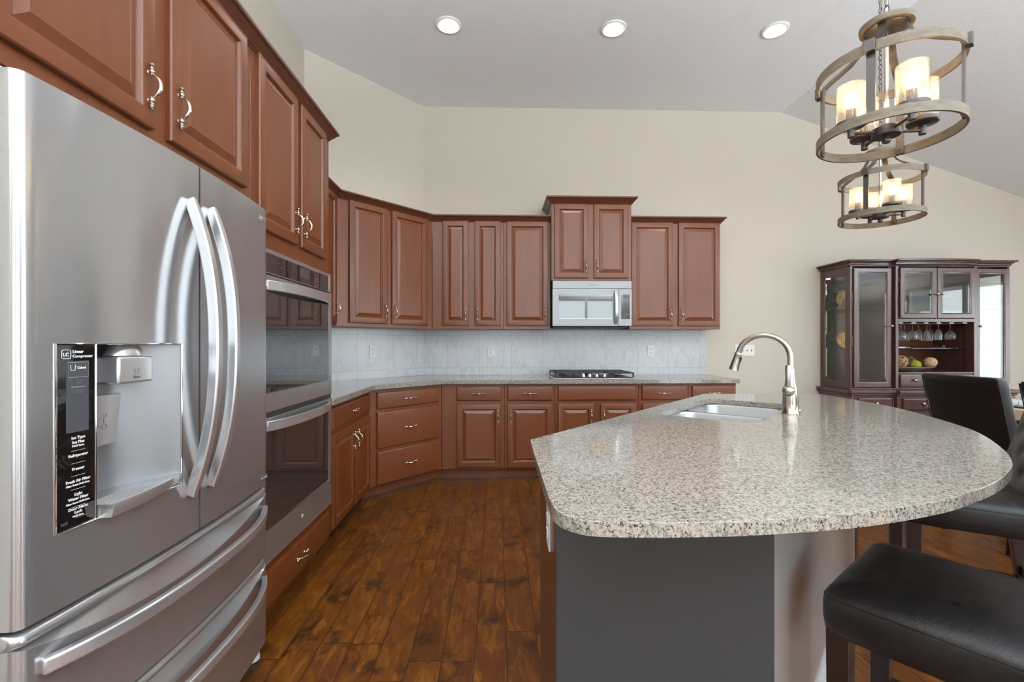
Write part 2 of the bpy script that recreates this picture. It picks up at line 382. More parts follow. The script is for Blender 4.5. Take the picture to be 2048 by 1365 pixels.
# u measured so that the joints on the back wall fall at x = 0.47 + k*0.329
back_u0 = (segs[2][0][0]-.47)/.329
L1 = sqrt(sum((segs[1][1][i]-segs[1][0][i])**2 for i in (0, 1)))/.329
L0 = (segs[0][1][1]-segs[0][0][1])/.329
ustart = [back_u0-L1-L0, back_u0-L1, back_u0]; uend = [back_u0-L1, back_u0, acc]
Z0, Z1 = .9135, 1.3765
for (a, b), u0, u1 in zip(segs, ustart, uend):
    k = len(vs); vs += [(a[0], a[1], Z0), (b[0], b[1], Z0), (b[0], b[1], Z1), (a[0], a[1], Z1)]; fs.append((k, k+1, k+2, k+3))
    uvs += [(u0, (Z0-.987)/.331), (u1, (Z0-.987)/.331), (u1, (Z1-.987)/.331), (u0, (Z1-.987)/.331)]
# end return so that the tile sheet has its thickness
k = len(vs); vs += [(2.182, YB-.008, Z0), (2.182, YB-.0006, Z0), (2.182, YB-.0006, Z1), (2.182, YB-.008, Z1)]; fs.append((k, k+1, k+2, k+3)); uvs += [(.3, .3)]*4
me = bpy.data.meshes.new('backsplash'); me.from_pydata(vs, [], fs); uvl = me.uv_layers.new(name='UVMap')
for i, l in enumerate(me.loops): uvl.data[i].uv = uvs[l.vertex_index]
me.materials.append(M['marble_tile']); o = bpy.data.objects.new('backsplash', me); COL.objects.link(o)
tag(o, 'grey-veined marble tile backsplash between the countertop and wall cabinets', 'backsplash')

# ------------------------------------------------------------ cabinet parts (local frame: x along the run, -y to the room)
def rect_loops(prof, x0, x1, z0, z1):
    return [[(x0+i, y, z0+i), (x1-i, y, z0+i), (x1-i, y, z1-i), (x0+i, y, z1-i)] for i, y in prof]
def door_mesh(x0, x1, z0, z1, y=0, st=.055, mb=None):
    mb = mb or MB()
    prof = [(0, y), (0, y-.014), (.003, y-.019), (.006, y-.020), (st-.008, y-.020), (st-.004, y-.017), (st, y-.0095), (st+.003, y-.008), (st+.006, y-.009), (st+.030, y-.0185), (st+.032, y-.0175)]
    return mb.loops(rect_loops(prof, x0, x1, z0, z1), True, True)
def slab_mesh(x0, x1, z0, z1, y=0, mb=None):
    mb = mb or MB()
    prof = [(0, y), (0, y-.011), (.004, y-.017), (.009, y-.0195), (.012, y-.020)]
    return mb.loops(rect_loops(prof, x0, x1, z0, z1), True, True)
def handle_mesh(cx, cz, y, vert=True, L=.128):
    mb = MB(); h = L/2
    T = Matrix.Translation((cx, y, cz)) @ (Matrix.Identity(4) if vert else Matrix.Rotation(R(90), 4, 'Y'))
    for s in (-1, 1):
        pr = [(.0015, 0), (.006, .003), (.0078, .007), (.006, .011), (.0038, .0125), (.0052, .014), (.0052, .0165), (.0038, .018), (.0072, .0215), (.0082, .025), (.007, .0285), (.004, .031), (.0035, .034)]
        A = T @ Matrix.Translation((0, -.0095, s*h)) @ (Matrix.Rotation(pi, 4, 'X') if s > 0 else Matrix.Identity(4))
        mb.lathe(pr, 10, A)
        mb.lathe([(.0055, 0), (.0035, .004), (.0035, .010)], 8, T @ Matrix.Translation((0, 0, s*(h-.025))) @ Matrix.Rotation(R(90), 4, 'X'))
    pts = []; rs = []
    for i in range(13):
        q = -1+2*i/12; pts.append((0, -.0095-.024*(1-q*q)**.8, q*(h-.031))); rs.append(.0033+.0018*(1-q*q))
    mb.tube([T @ Vector(p) for p in pts], rs, 8)
    return mb
def door(root, x0, x1, z0, z1, hs=None, y=0, mat='cherry', hmat='warm_nickel'):
    """hs: (side, 'lo'|'hi') side -1 left, 1 right; 'mid' centred horizontal pull; None no pull"""
    o = door_mesh(x0, x1, z0, z1, y).build('door', mat, root, angle=25)
    if hs:
        hx = x0+.028 if hs[0] < 0 else x1-.028
        hz = z0+.11 if hs[1] == 'lo' else z1-.11
        handle_mesh(hx, hz, y-.020).build('handle', hmat, o)
    return o
def drawer(root, x0, x1, z0, z1, pull=True, y=0, mat='cherry', name='drawer'):
    o = slab_mesh(x0, x1, z0, z1, y).build(name, mat, root, angle=25)
    if pull: handle_mesh((x0+x1)/2, (z0+z1)/2, y-.020, False).build('handle', 'warm_nickel', o)
    return o
# crown moulding swept along a mitred path; one piece per path segment
CROWN = [(-.012, -.034), (.003, -.034), (.006, -.028), (.011, -.024), (.014, -.018), (.026, -.006), (.036, .008), (.044, .012), (.047, .017), (.047, .028), (-.012, .028)]
def crown(path, owners, z, sc=1.0):
    P = [Vector((x, y, 0)) for x, y in path]; n = len(P); mit = []
    for i in range(n):
        dirs = []
        if i > 0: dirs.append((P[i]-P[i-1]).normalized())
        if i < n-1: dirs.append((P[i+1]-P[i]).normalized())
        ns = [Vector((d.y, -d.x, 0)) for d in dirs]
        m = sum(ns, Vector()); m.normalize(); m /= max(.3, m.dot(ns[0])); mit.append(m)
    for i, ow in enumerate(owners):
        if ow is None: continue
        sd_ = (P[i+1]-P[i]).normalized()*.00025
        mb = MB().loops([[(P[k].x+mit[k].x*a*sc, P[k].y+mit[k].y*a*sc, z+b*sc) for a, b in CROWN] for k in (i, i+1)])
        nC = len(CROWN)
        for q_ in range(nC): mb.v[q_] += sd_; mb.v[nC+q_] -= sd_
        mb.build('crown_molding', 'cherry_glazed', ow, world=True, angle=20)
def cab(name, label, origin, rz, w, depth, z0, z1, group=None, cat='cabinet', toe=0, mat='cherry', sides=(0, 0)):
    r = thing(name, label, cat, (origin[0], origin[1], 0), rz, group)
    mb = MB()
    if toe:
        mb.box(0, w, 0, depth, toe, z1); mb.box(0, w, .07, depth, 0.001, toe)
    else: mb.box(0, w, 0, depth, z0, z1)
    mb.build('carcass', mat, r, bevel=.0015, seg=1)
    return r
G = .002     # gap between neighbouring boxes
UB, UT = 1.377, 2.445
# ---- tall units on the left wall: frame plane x=-0.98
XF = -.98; RZL = R(90)
# over-fridge cabinet y .86 .. 1.845
r = cab('refrigerator_cabinet', 'wide cherry cabinet with two square doors above the refrigerator', (XF, .862), RZL, 1.845-.862, .61, 1.79, UT)
door(r, .917-.862-.03, 1.317-.862, 1.835, 2.418, (1, 'lo')); door(r, 1.380-.862, 1.792-.862, 1.835, 2.418, (-1, 'lo')); RF = r
# oven tower y 1.845 .. 2.685
r = thing('oven_cabinet', 'tall cherry cabinet housing the double oven, drawer at its foot', 'cabinet', (XF, 1.847, 0), RZL); TW = 2.685-1.847
mb = MB(); mb.box(0, TW, 0, .61, 1.632, UT); mb.box(0, TW, 0, .61, .10, .318); mb.box(0, .03, 0, .61, .318, 1.632); mb.box(TW-.025, TW, 0, .61, .318, 1.632); mb.box(.03, TW-.025, .55, .61, .318, 1.632)
mb.box(0, TW, .07, .61, .001, .10); mb.build('carcass', 'cherry', r, bevel=.0015, seg=1)
door(r, 1.883-1.847, 2.24-1.847, 1.71, 2.418, (1, 'lo')); door(r, 2.283-1.847, 2.605-1.847, 1.71, 2.418, (-1, 'lo'))
drawer(r, .035, TW-.035, .125, .275); OT = r
crown([(-1.597, .862), (XF, .862), (XF, 1.846), (XF, 2.685), (-1.24, 2.685)], [RF, RF, OT, OT], UT-.0)
# ---- wall cabinets
ul, ub = off(.305); fL = ul[0]
lu = ul[1]-2.69
r = cab('upper_cabinet', 'narrow cherry wall cabinet squeezed between oven tower and angled corner cabinet', (fL, 2.69), RZL, lu-G, .303, UB, UT)
door(r, .30, lu-.035, 1.408, 2.418, (1, 'lo')); door(r, .02, .28, 1.408, 2.418, None); U0 = r
# the diagonal one is a trapezoid
dw = sqrt((ub[0]-ul[0])**2+(ub[1]-ul[1])**2)
r = thing('corner_upper_cabinet', 'angled corner wall cabinet with two tall cherry doors', 'cabinet', (ul[0], ul[1], 0), DA)
MB().prism([(ul[0], ul[1]+.001), (ub[0]-.001, ub[1]), (C2[0], C2[1]-.003), (C1[0]+.003, C1[1])], UB, UT).build('carcass', 'cherry', r, world=True, bevel=.0015, seg=1)
door(r, .105, .470, 1.408, 2.418, (1, 'lo')); door(r, .512, dw-.064, 1.408, 2.418, (-1, 'lo')); U1 = r
YF = YB-.305
r = cab('upper_cabinet', 'cherry wall cabinet with two very narrow doors beside the angled corner', (ub[0]+G, YF), 0, .058-ub[0]-G, .303, UB, UT)
x0 = ub[0]+G; door(r, -.53-x0, -.28-x0, 1.408, 2.418, (1, 'lo')); door(r, -.222-x0, .029-x0, 1.408, 2.418, (-1, 'lo')); U2 = r
r = cab('upper_cabinet', 'single door cherry wall cabinet left of the microwave', (.06, YF), 0, .452, .303, UB, UT)
door(r, .087-.06, .49-.06, 1.408, 2.418, (1, 'lo')); U3 = r
YM = 4.35
r = cab('microwave_cabinet', 'raised cherry cabinet with two short doors above the microwave', (.514, YM), 0, 1.284-.514, .378, 1.838, 2.60)
door(r, .542-.514, .869-.514, 1.862, 2.568, (1, 'lo')); door(r, .92-.514, 1.252-.514, 1.862, 2.568, (-1, 'lo')); U4 = r
crown([(.514, YB-.002), (.514, YM), (1.284, YM), (1.284, YB-.002)], [U4]*3, 2.606, 1.1)
r = cab('upper_cabinet', 'cherry wall cabinet right of the microwave, its two doors widely spaced', (1.286, YF), 0, 2.186-1.286, .303, UB, UT)
door(r, 1.303-1.286, 1.714-1.286, 1.408, 2.418, (1, 'lo')); door(r, 1.768-1.286, 2.178-1.286, 1.408, 2.418, (-1, 'lo')); U5 = r
crown([(fL, 2.735), ul, ub, (.058, YF), (.512, YF)], [U0, U1, U2, U3], UT)
crown([(1.286, YF), (2.186, YF), (2.186, YB-.002)], [U5]*2, UT)
# ---- base cabinets
bl, bb = off(.60); BT = .872
bfL = bl[0]
lb = bl[1]-2.69
r = cab('base_cabinet', 'cherry base cabinet beside the oven tower, one drawer over two doors', (bfL, 2.69), RZL, lb-G, .598, 0, BT, toe=.105)
a0 = 2.77-2.69; drawer(r, a0, 3.56-2.69, .715, .848); door(r, a0, 3.185-2.69, .122, .685, (1, 'hi')); door(r, 3.215-2.69, 3.56-2.69, .122, .685, (-1, 'hi'))
dw = sqrt((bb[0]-bl[0])**2+(bb[1]-bl[1])**2)
r = thing('corner_base_cabinet', 'angled corner base cabinet with three wide cherry drawers', 'cabinet', (bl[0], bl[1], 0), DA)
tl, tb = off(.53)
mb = MB().prism([(bl[0], bl[1]+.001), (bb[0]-.001, bb[1]), (C2[0], C2[1]-.003), (C1[0]+.003, C1[1])], .105, BT)
mb.prism([(tl[0], bl[1]+.001), (tl[0], tl[1]+.001), (tb[0]-.001, tb[1]), (bb[0]-.001, tb[1]), (bb[0]-.001, bb[1]+.3), (C2[0], C2[1]-.003), (C1[0]+.003, C1[1])], .001, .1048); mb.build('carcass', 'cherry', r, world=True, bevel=.0015, seg=1)
for a, b in ((.715, .848), (.40, .69), (.115, .378)): drawer(r, .062, dw-.048, a, b)
YG = YB-.60
def bcab(label, x0, x1, parts, group=None):
    r = cab('base_cabinet', label, (x0, YG), 0, x1-x0-G, .598, 0, BT, toe=.105)
    for p in parts:
        if p[0] == 'd': door(r, p[1]-x0, p[2]-x0, .122, .692, p[3])
        else: drawer(r, p[1]-x0, p[2]-x0, .722, .850, p[3], name='drawer' if p[3] else 'false_front')
    return r
bcab('cherry base cabinet next to the angled corner drawers, one drawer over one door', bb[0]+G, .062, [('w', -.368, .032, 1), ('d', -.368, .032, (1, 'hi'))])
bcab('cherry base cabinet half hidden behind the island tip, left of the cooktop cabinet', .062, .52, [('w', .09, .493, 1), ('d', .09, .493, (-1, 'hi'))])
bcab('cherry base cabinet under the cooktop, plain false drawer front over two doors', .52, 1.285, [('w', .547, 1.255, 0), ('d', .547, .875, (1, 'hi')), ('d', .934, 1.258, (-1, 'hi'))])
bcab('cherry base cabinet just right of the cooktop cabinet', 1.285, 1.745, [('w', 1.315, 1.714, 1), ('d', 1.315, 1.714, (1, 'hi'))])
bcab('cherry base cabinet at the open end of the back counter run', 1.745, 2.19, [('w', 1.776, 2.175, 1), ('d', 1.776, 2.175, (-1, 'hi'))])
# shoe moulding along the toe kicks
tl, tb = off(.53); t1, t2 = off(.542)
mb = MB().loops([[(a[0], a[1], .001) for a in (p, q)]+[(a[0], a[1], .018) for a in (q, p)] for p, q in (((tl[0], 1.9), (t1[0], 1.9)), (tl, t1), (tb, t2), ((2.185, tb[1]), (2.185, t2[1])))])
struct('trim_1', mb, 'mahogany', smooth=False)

# ------------------------------------------------------------ countertops
def slab(name, outer, holes, z0, z1, mat, bevel=.004):
    bm = bmesh.new(); loops = []
    for lp in [outer]+holes:
        vs = [bm.verts.new((x, y, z1)) for x, y in lp]; loops.append(vs)
        for i in range(len(vs)): bm.edges.new((vs[i], vs[(i+1) % len(vs)]))
    bmesh.ops.triangle_fill(bm, use_beauty=True, use_dissolve=False, edges=bm.edges[:])
    top = bm.faces[:]; mp_ = {}
    for f in top: pass
    for vs in loops:
        for v in vs: mp_[v] = bm.verts.new((v.co.x, v.co.y, z0))
    for f in top: bm.faces.new([mp_[v] for v in reversed(f.verts)])
    for vs in loops:
        for i in range(len(vs)):
            a, b = vs[i], vs[(i+1) % len(vs)]; bm.faces.new((a, b, mp_[b], mp_[a]))
    bmesh.ops.recalc_face_normals(bm, faces=bm.faces)
    me = bpy.data.meshes.new(name); bm.to_mesh(me); bm.free(); me.materials.append(M[mat])
    for p in me.polygons: p.use_smooth = True
    me.set_sharp_from_angle(angle=R(35))
    o = bpy.data.objects.new(name, me); COL.objects.link(o)
    b = o.modifiers.new('bevel', 'BEVEL'); b.width = bevel; b.segments = 3; b.limit_method = 'ANGLE'; b.angle_limit = R(45)
    return o
cl, cb_ = off(.645); w0, w1 = off(.010)
o = slab('countertop', [(XL+.01, 2.69), (cl[0], 2.69), cl, cb_, (2.205, YB-.645), (2.205, YB-.002), (w1[0], w1[1]), (w0[0], w0[1])], [], .874, .913, 'granite')
tag(o, 'speckled grey granite countertop bending round the cabinet run along the walls', 'countertop')
# island top
pts = [(.107, 1.497), (.105, 1.30), (.105, 1.135), (.105, .954), (.109, .872), (.135, .824), (.19, .801), (.341, .795), (.499, .803), (.696, .833), (.888, .889), (1.001, .938), (1.118, .997), (1.234, 1.069), (1.374, 1.177), (1.543, 1.356), (1.737, 1.62), (1.882, 1.95), (1.975, 2.24), (2.015, 2.555), (2.016, 2.788), (1.3, 2.839)]
def spline(ps, sub=6):
    out = []
    for i in range(len(ps)-1):
        a = Vector(ps[max(i-1, 0)]); b = Vector(ps[i]); c = Vector(ps[i+1]); d = Vector(ps[min(i+2, len(ps)-1)])
        for k in range(sub):
            t = k/sub; out.append(tuple(.5*((2*b)+(c-a)*t+(2*a-5*b+4*c-d)*t*t+(3*b-a-3*c+d)*t**3)))
    out.append(tuple(ps[-1])); return out
outl = [pts[0], pts[1], pts[2]]+spline(pts[3:20], 5)+[pts[20], pts[21]]
A0 = Vector((.107, 1.497)); U = Vector((.6644, .7474)); V = Vector((.7474, -.6644))
uv = lambda u, v: tuple(A0+U*u+V*v)
def rrect(u0, u1, v0, v1, r, n=6):
    out = []
    for cu, cv, a in ((u1-r, v1-r, 0), (u0+r, v1-r, 90), (u0+r, v0+r, 180), (u1-r, v0+r, 270)):
        for k in range(n+1):
            t = R(a+90*k/n); out.append((cu+r*cos(t), cv+r*sin(t)))
    return out
SK = (.80, 1.55, .095, .505)
IT0, IT1 = .893, .92
o = slab('island_countertop', outl, [[uv(a, b) for a, b in rrect(*SK, .075)]], IT0, IT1, 'granite', .004)
tag(o, 'large speckled granite island top with one long curved edge', 'countertop')
# sink: two undermount bowls
r = thing('kitchen_sink', 'double bowl stainless undermount sink set into the island', 'sink', (*uv(1.175, .30), .0))
def bowl(u0, u1, v0, v1, depth, zt):
    mb = MB(); L = []
    for ins, z in ((-.012, zt), (0, zt-.001), (.004, zt-.012), (.008, zt-depth+.04), (.02, zt-depth+.012), (.045, zt-depth)):
        L.append([(*uv(a, b), z) for a, b in rrect(u0+ins, u1-ins, v0+ins, v1-ins, .06)])
    mb.loops(L, False, True); return mb
sm = (SK[0]+SK[1])/2
bowl(SK[0]-.004, sm-.014, SK[2]-.004, SK[3]+.004, .19, IT0-.001).build('bowl', 'sink_steel', r, world=True)
bowl(sm+.014, SK[1]+.004, SK[2]-.004, SK[3]+.004, .19, IT0-.001).build('bowl', 'sink_steel', r, world=True)
mb = MB()
for uc in ((SK[0]+sm)/2, (SK[1]+sm)/2):
    mb = MB().lathe([(.05, IT0-.1888), (.045, IT0-.186), (.03, IT0-.187), (.012, IT0-.184), (.002, IT0-.184)], 20, Matrix.Translation((*uv(uc, .30), 0))); mb.build('drain', 'chrome', r, world=True)
# faucet
fx, fy = uv(1.19, .560); sd = Vector((-V.x, -V.y, 0))
r = thing('kitchen_faucet', 'brushed nickel pull-down faucet with a high arched spout on the island', 'faucet', (fx, fy, IT1))
mb = MB().lathe([(.036, 0), (.036, .006), (.032, .012), (.0315, .05), (.030, .085), (.026, .115), (.021, .14), (.018, .165), (.0165, .18), (.0165, .20), (.015, .205)], 24); mb.build('faucet_body', 'nickel', r)
pts3 = [Vector((0, 0, z)) for z in (.19, .22, .25)]; rad = .108
for i in range(0, 15):
    a = R(0+172*i/14); pts3.append(Vector((0, 0, .255))+sd*(rad-rad*cos(a))+Vector((0, 0, rad*sin(a)*.93)))
e = pts3[-1]; dd = (pts3[-1]-pts3[-2]).normalized()
mb = MB().tube(pts3, .0125, 14); mb.build('spout', 'nickel', r)
T = frame(e, sd.cross(dd), Vector((0, 0, 0))+sd.cross(dd).cross(dd)*-1, dd)
mb = MB().lathe([(.0135, -.004), (.0165, .002), (.0165, .006), (.0155, .010), (.017, .03), (.0195, .052), (.021, .075), (.0225, .082), (.019, .084)], 20, T); sh = mb.build('spray_head', 'nickel', r)
bt = MB().box(-.006, .006, .0, .006, .014, .04, T @ Matrix.Rotation(R(180), 4, 'Z') @ Matrix.Translation((0, .015, 0))); bt.build('spray_button', 'dark_slot', sh, bevel=.002)
# lever on the side facing the camera end of the island
ld = Vector((-U.x, -U.y, 0))
K = Vector((0, 0, .105))+ld*.026+sd*.004
mb = MB().sphere(K, .025, 18, 12)
pts3 = [K+ld*.006+Vector((0, 0, .018)), K+ld*.010+Vector((0, 0, .05)), K+ld*.006+Vector((0, 0, .085)), K+ld*.0+Vector((0, 0, .112))]
mb.tube(pts3, [.010, .0095, .012, .0125], 12); mb.build('lever', 'nickel', r)
mb = MB().tube([Vector((0, 0, .012))+Vector((.034, .0, 0)), Vector((.046, 0, .014))], .006, 10); mb.build('side_port', 'nickel', r)
# island cabinet body
r = thing('kitchen_island', 'island cabinet with dark grey end panel and wood-toned side under the granite', 'island', (.9, 1.7, 0))
BP = [(.139, 1.076), (.654, 1.060), (1.855, 2.310), (1.95, 2.74), (1.312, 2.788), (.143, 1.52)]
mb = MB().prism([BP[0], BP[1], BP[2], BP[3], BP[4], BP[5]], .001, IT0-.20)
# rim of the body up to the worktop, open under the sink
mb = MB()
n_ = len(BP); cx = sum(p[0] for p in BP)/n_; cy = sum(p[1] for p in BP)/n_
inn = []
for i in range(n_):
    a, b, c = Vector(BP[i-1]), Vector(BP[i]), Vector(BP[(i+1) % n_])
    d1 = (b-a).normalized(); d2 = (c-b).normalized(); n1 = Vector((-d1.y, d1.x)); n2 = Vector((-d2.y, d2.x)); m = (n1+n2).normalized(); inn.append(tuple(b+m*.02/max(.3, m.dot(n1))))
def ring(z0, z1, k):
    i, j = k, (k+1) % n_
    return MB().prism([BP[i], BP[j], inn[j], inn[i]], z0, z1)
ring(.001, IT0-.0005, 0).build('end_panel', 'dark_grey_paint', r, world=True, smooth=False)
ring(.001, IT0-.0005, 1).build('back_panel', 'grey_satin_panel', r, world=True, smooth=False)
ring(.001, IT0-.0005, 2).build('far_panel', 'cherry', r, world=True, smooth=False)
ring(.001, IT0-.0005, 3).build('far_panel', 'cherry', r, world=True, smooth=False)
lg = ring(.001, IT0-.0005, 4); lg.build('cabinet_front', 'cherry', r, world=True, smooth=False)
ring(.001, IT0-.0005, 5).build('side_panel', 'mahogany', r, world=True, smooth=False)
MB().prism(inn, .10, .12).build('bottom_board', 'cherry_dark', r, world=True, smooth=False)
# doors on the working side of the island
fd = math.atan2(BP[5][1]-BP[4][1], BP[5][0]-BP[4][0]); LL = sqrt((BP[5][1]-BP[4][1])**2+(BP[5][0]-BP[4][0])**2)
sub = Matrix.Translation((BP[4][0], BP[4][1], 0)) @ Matrix.Rotation(fd, 4, 'Z')
for a, b, hs in ((.05, .42, 1), (.45, .86, 1), (.89, 1.30, -1)):
    m_ = door_mesh(a, b, .13, .69, -.001); m_.v = [sub @ p for p in m_.v]; d_ = m_.build('door', 'cherry', r, world=True, angle=25)
    h_ = handle_mesh(b-.028 if hs > 0 else a+.028, .58, -.021); h_.v = [sub @ p for p in h_.v]; h_.build('handle', 'warm_nickel', d_, world=True)
    m_ = slab_mesh(a, b, .72, .86, -.001); m_.v = [sub @ p for p in m_.v]; m_.build('drawer', 'cherry', r, world=True, angle=25)
# baseboards round the island
def bboard(i, j, e0=0, e1=0):
    a, b = Vector(BP[i]), Vector(BP[j]); d = (b-a).normalized(); nn = Vector((d.y, -d.x))
    a = a-d*e0; b = b+d*e1
    return MB().prism([tuple(a), tuple(a+nn*.013), tuple(b+nn*.013), tuple(b)], .001, .09)
bboard(0, 1, .012, .01).build('baseboard', 'white_trim', r, world=True, smooth=False)
bboard(1, 2, 0, .0).build('baseboard', 'white_trim', r, world=True, smooth=False)
bboard(5, 0, 0.012, .0).build('baseboard', 'white_trim', r, world=True, smooth=False)
MB().prism([(1.832, 2.284), (1.872, 2.316), (1.884, 2.36), (1.858, 2.325)], .001, IT0-.001).build('corner_post', 'mahogany', r, world=True, smooth=False)
MB().prism([(.125, 1.072), (.175, 1.068), (.175, 1.035), (.125, 1.045)], IT0-.022, IT0-.001).build('bracket', 'white_trim', r, world=True, smooth=False)

# ------------------------------------------------------------ outlets
def outlet(label, M4, gang=1, duplex=True, group=None, name='electrical_outlet', cat='outlet'):
    w = .035+.023*(gang-1); r = thing(name, label, cat, M4.translation, 0, group)
    mb = MB().box(-w, w, -.0055, 0, -.0575, .0575, M4); mb.build('cover_plate', 'white_plastic', r, bevel=.002, world=True)
    if duplex:
        for s in (-1, 1):
            f = MB().lathe([(.0165, 0), (.0165, .002), (.015, .003)], 20, M4 @ Matrix.Translation((0, -.0055, s*.0195)) @ Matrix.Rotation(R(90), 4, 'X')).build('receptacle', 'white_plastic', r, world=True)
            mb = MB()
            for dx in (-.006, .006): mb.box(dx-.0012, dx+.0012, -.0092, -.0085, s*.0195-.001, s*.0195+.008, M4)
            mb.lathe([(.0022, 0), (.0022, .0006)], 8, M4 @ Matrix.Translation((0, -.0086, s*.0195-.008)) @ Matrix.Rotation(R(90), 4, 'X'))
            mb.build('slots', 'dark_slot', f, world=True)
    else:
        for k in range(gang):
            x = (k-(gang-1)/2)*.046
            MB().box(x-.005, x+.005, -.0065, -.0055, -.012, .012, M4).build('toggle_slot', 'dark_slot', r, world=True)
            MB().box(x-.0035, x+.0035, -.016, -.0055, .0, .009, M4).build('toggle', 'white_plastic', r, bevel=.001, world=True)
    return r
TB = lambda x, z, y=YB-.008: Matrix.Translation((x, y, z))
outlet('white duplex outlet on the backsplash near the angled corner', TB(-.064, 1.163))
outlet('white duplex outlet on the backsplash right of the cooktop', TB(1.60, 1.163))
outlet('white four-gang switch plate on the beige wall behind the faucet', TB(2.60, 1.166, YB), 4, False, name='switch_plate', cat='light switch')
P = p1+dn*.008+du*.63
outlet('white duplex outlet on the angled section of backsplash', Matrix.Translation((P.x, P.y, 1.163)) @ Matrix.Rotation(DA, 4, 'Z'))
dI = (Vector(BP[0])-Vector(BP[5])).normalized()
q = Vector(BP[0])-dI*.155
outlet('white duplex outlet on the narrow wood side of the island', Matrix.Translation((q.x, q.y, .745)) @ Matrix.Rotation(math.atan2(dI.y, dI.x), 4, 'Z'))

# ------------------------------------------------------------ recessed lights
for i, (x, y, lb) in enumerate(((-.375, 3.516, 'recessed ceiling light nearest the angled corner wall'), (.899, 3.515, 'middle recessed ceiling light of the row of three'), (2.16, 3.492, 'recessed ceiling light nearest the slope of the ceiling'))):
    r = thing('recessed_light', lb, 'ceiling light', (x, y, CE), 0, 'recessed ceiling lights')
    MB().lathe([(.085, 0), (.098, 0), (.098, -.004), (.092, -.009), (.082, -.010), (.078, -.004), (.078, -.001)], 32, cap=False).build('trim_ring', 'white_plastic', r)
    MB().lathe([(.0779, -.0085), (.06, -.006), (.045, -.007)], 32, cap=False).build('baffle', 'white_plastic', r)
    MB().lathe([(.05, -.0075), (.046, -.013), (.03, -.017), (.005, -.018)], 24).build('lamp', 'can_lens', r)
    l = bpy.data.lights.new('can_beam', 'SPOT'); l.energy = 24; l.spot_size = R(125); l.spot_blend = .8; l.shadow_soft_size = .05; l.color = (1, .95, .88)
    lo = bpy.data.objects.new('can_beam', l); COL.objects.link(lo); lo.parent = r; lo.location = (0, 0, -.05)
for x, y in ((-.3, 1.2), (1.6, .4), (-.3, -1.6), (1.6, -1.8)):      # extra unseen downlights added above and behind the camera for even brightness
    r = thing('recessed_light', 'extra recessed ceiling light added out of view as fill', 'ceiling light', (x, y, CE), 0, 'added recessed lights out of view')
    MB().lathe([(.098, 0), (.098, -.004), (.085, -.010), (.078, -.004)], 32, cap=False).build('trim_ring', 'white_plastic', r)
    MB().lathe([(.05, -.002), (.046, -.010), (.03, -.015), (.005, -.016)], 24).build('lamp', 'can_lens', r)
    l = bpy.data.lights.new('can_beam', 'SPOT'); l.energy = 30; l.spot_size = R(150); l.spot_blend = .8; l.shadow_soft_size = .05; l.color = (.92, .97, 1)
    lo = bpy.data.objects.new('can_beam', l); COL.objects.link(lo); lo.parent = r; lo.location = (0, 0, -.05)

# ------------------------------------------------------------ added torchiere lamps behind the camera, fill light bounced off the ceiling
for x, y, e_, lb in ((-.9, -1.3, 110, 'torchiere lamp added as fill light by the left wall behind the camera'), (3.0, -1.9, 150, 'unseen torchiere lamp added as fill light in the middle of the living area'), (6.0, .3, 90, 'unseen torchiere lamp added as fill light by the window wall of the dining side')):
    r = thing('added_fill_lamp', lb, 'added fill lamp', (x, y, 0), 0, 'added torchiere fill lamps out of view')
    MB().lathe([(.14, .001), (.14, .018), (.03, .03)], 28).build('base', 'black_metal', r); MB().lathe([(.012, .031), (.012, 1.72)], 12).build('pole', 'black_metal', r)
    MB().lathe([(.02, 1.7205), (.10, 1.74), (.17, 1.80), (.166, 1.80), (.098, 1.745), (.02, 1.726)], 32).build('bowl_shade', 'linen_white', r)
    MB().sphere((0, 0, 1.765), .03).build('bulb', 'can_lens', r)
    l = bpy.data.lights.new('fill_uplight', 'SPOT'); l.energy = e_*8; l.spot_size = R(165); l.spot_blend = .6; l.shadow_soft_size = .12; l.color = (.80, .91, 1.0)
    lo = bpy.data.objects.new('fill_uplight', l); COL.objects.link(lo); lo.parent = r; lo.location = (0, 0, 1.84); lo.rotation_euler = (pi, 0, 0)

# ------------------------------------------------------------ refrigerator (front faces +x, y .905 .. 1.855)
FY0, FY1, FYC, FHW = .905, 1.858, 1.3815, .4765
def XFr(y): return -.920+.028*(1-((y-FYC)/FHW)**2)
FR = thing('refrigerator', 'large stainless french-door refrigerator with an ice and water dispenser', 'refrigerator', (-1.25, 1.38, 0))
MB().box(-1.585, -.984, FY0+.012, 1.842, .04, 1.752).build('body', 'grey_plastic', FR, world=True, bevel=.004)
def front(y0, y1, round0=False, round1=False, n=26):
    P = []
    for i in range(n+1):
        y = y0+(y1-y0)*i/n; P.append((XFr(y), y))
    if round0:
        P = [p for p in P if p[1] > y0+.021]; c = (XFr(y0+.02)-.02, y0+.02)
        P = [(c[0]-.0, y0)]+[(c[0]+.02*sin(R(a)), c[1]-.02*cos(R(a))) for a in (15, 30, 45, 60, 75)]+P
        P.insert(0, (-.966, y0)); 
    if round1:
        P = [p for p in P if p[1] < y1-.021]; c = (XFr(y1-.02)-.02, y1-.02)
        P = P+[(c[0]+.02*sin(R(a)), c[1]+.02*cos(R(a))) for a in (75, 60, 45, 30, 15)]+[(c[0], y1)]
    return P
def slabxy(mb, P, z0, z1, xb=-.979):
    return mb.prism(P+[(xb, P[-1][1]), (xb, P[0][1])], z0, z1)
DZ0, DZ1 = .681, 1.765
NY0, NYM, NY1, NZ0, NZ1 = .972, 1.058, 1.320, .840, 1.235
GY = 1.398
mb = MB()
slabxy(mb, front(FY0, GY-.004, True), DZ0, NZ0); slabxy(mb, front(FY0, GY-.004, True), NZ1, DZ1)
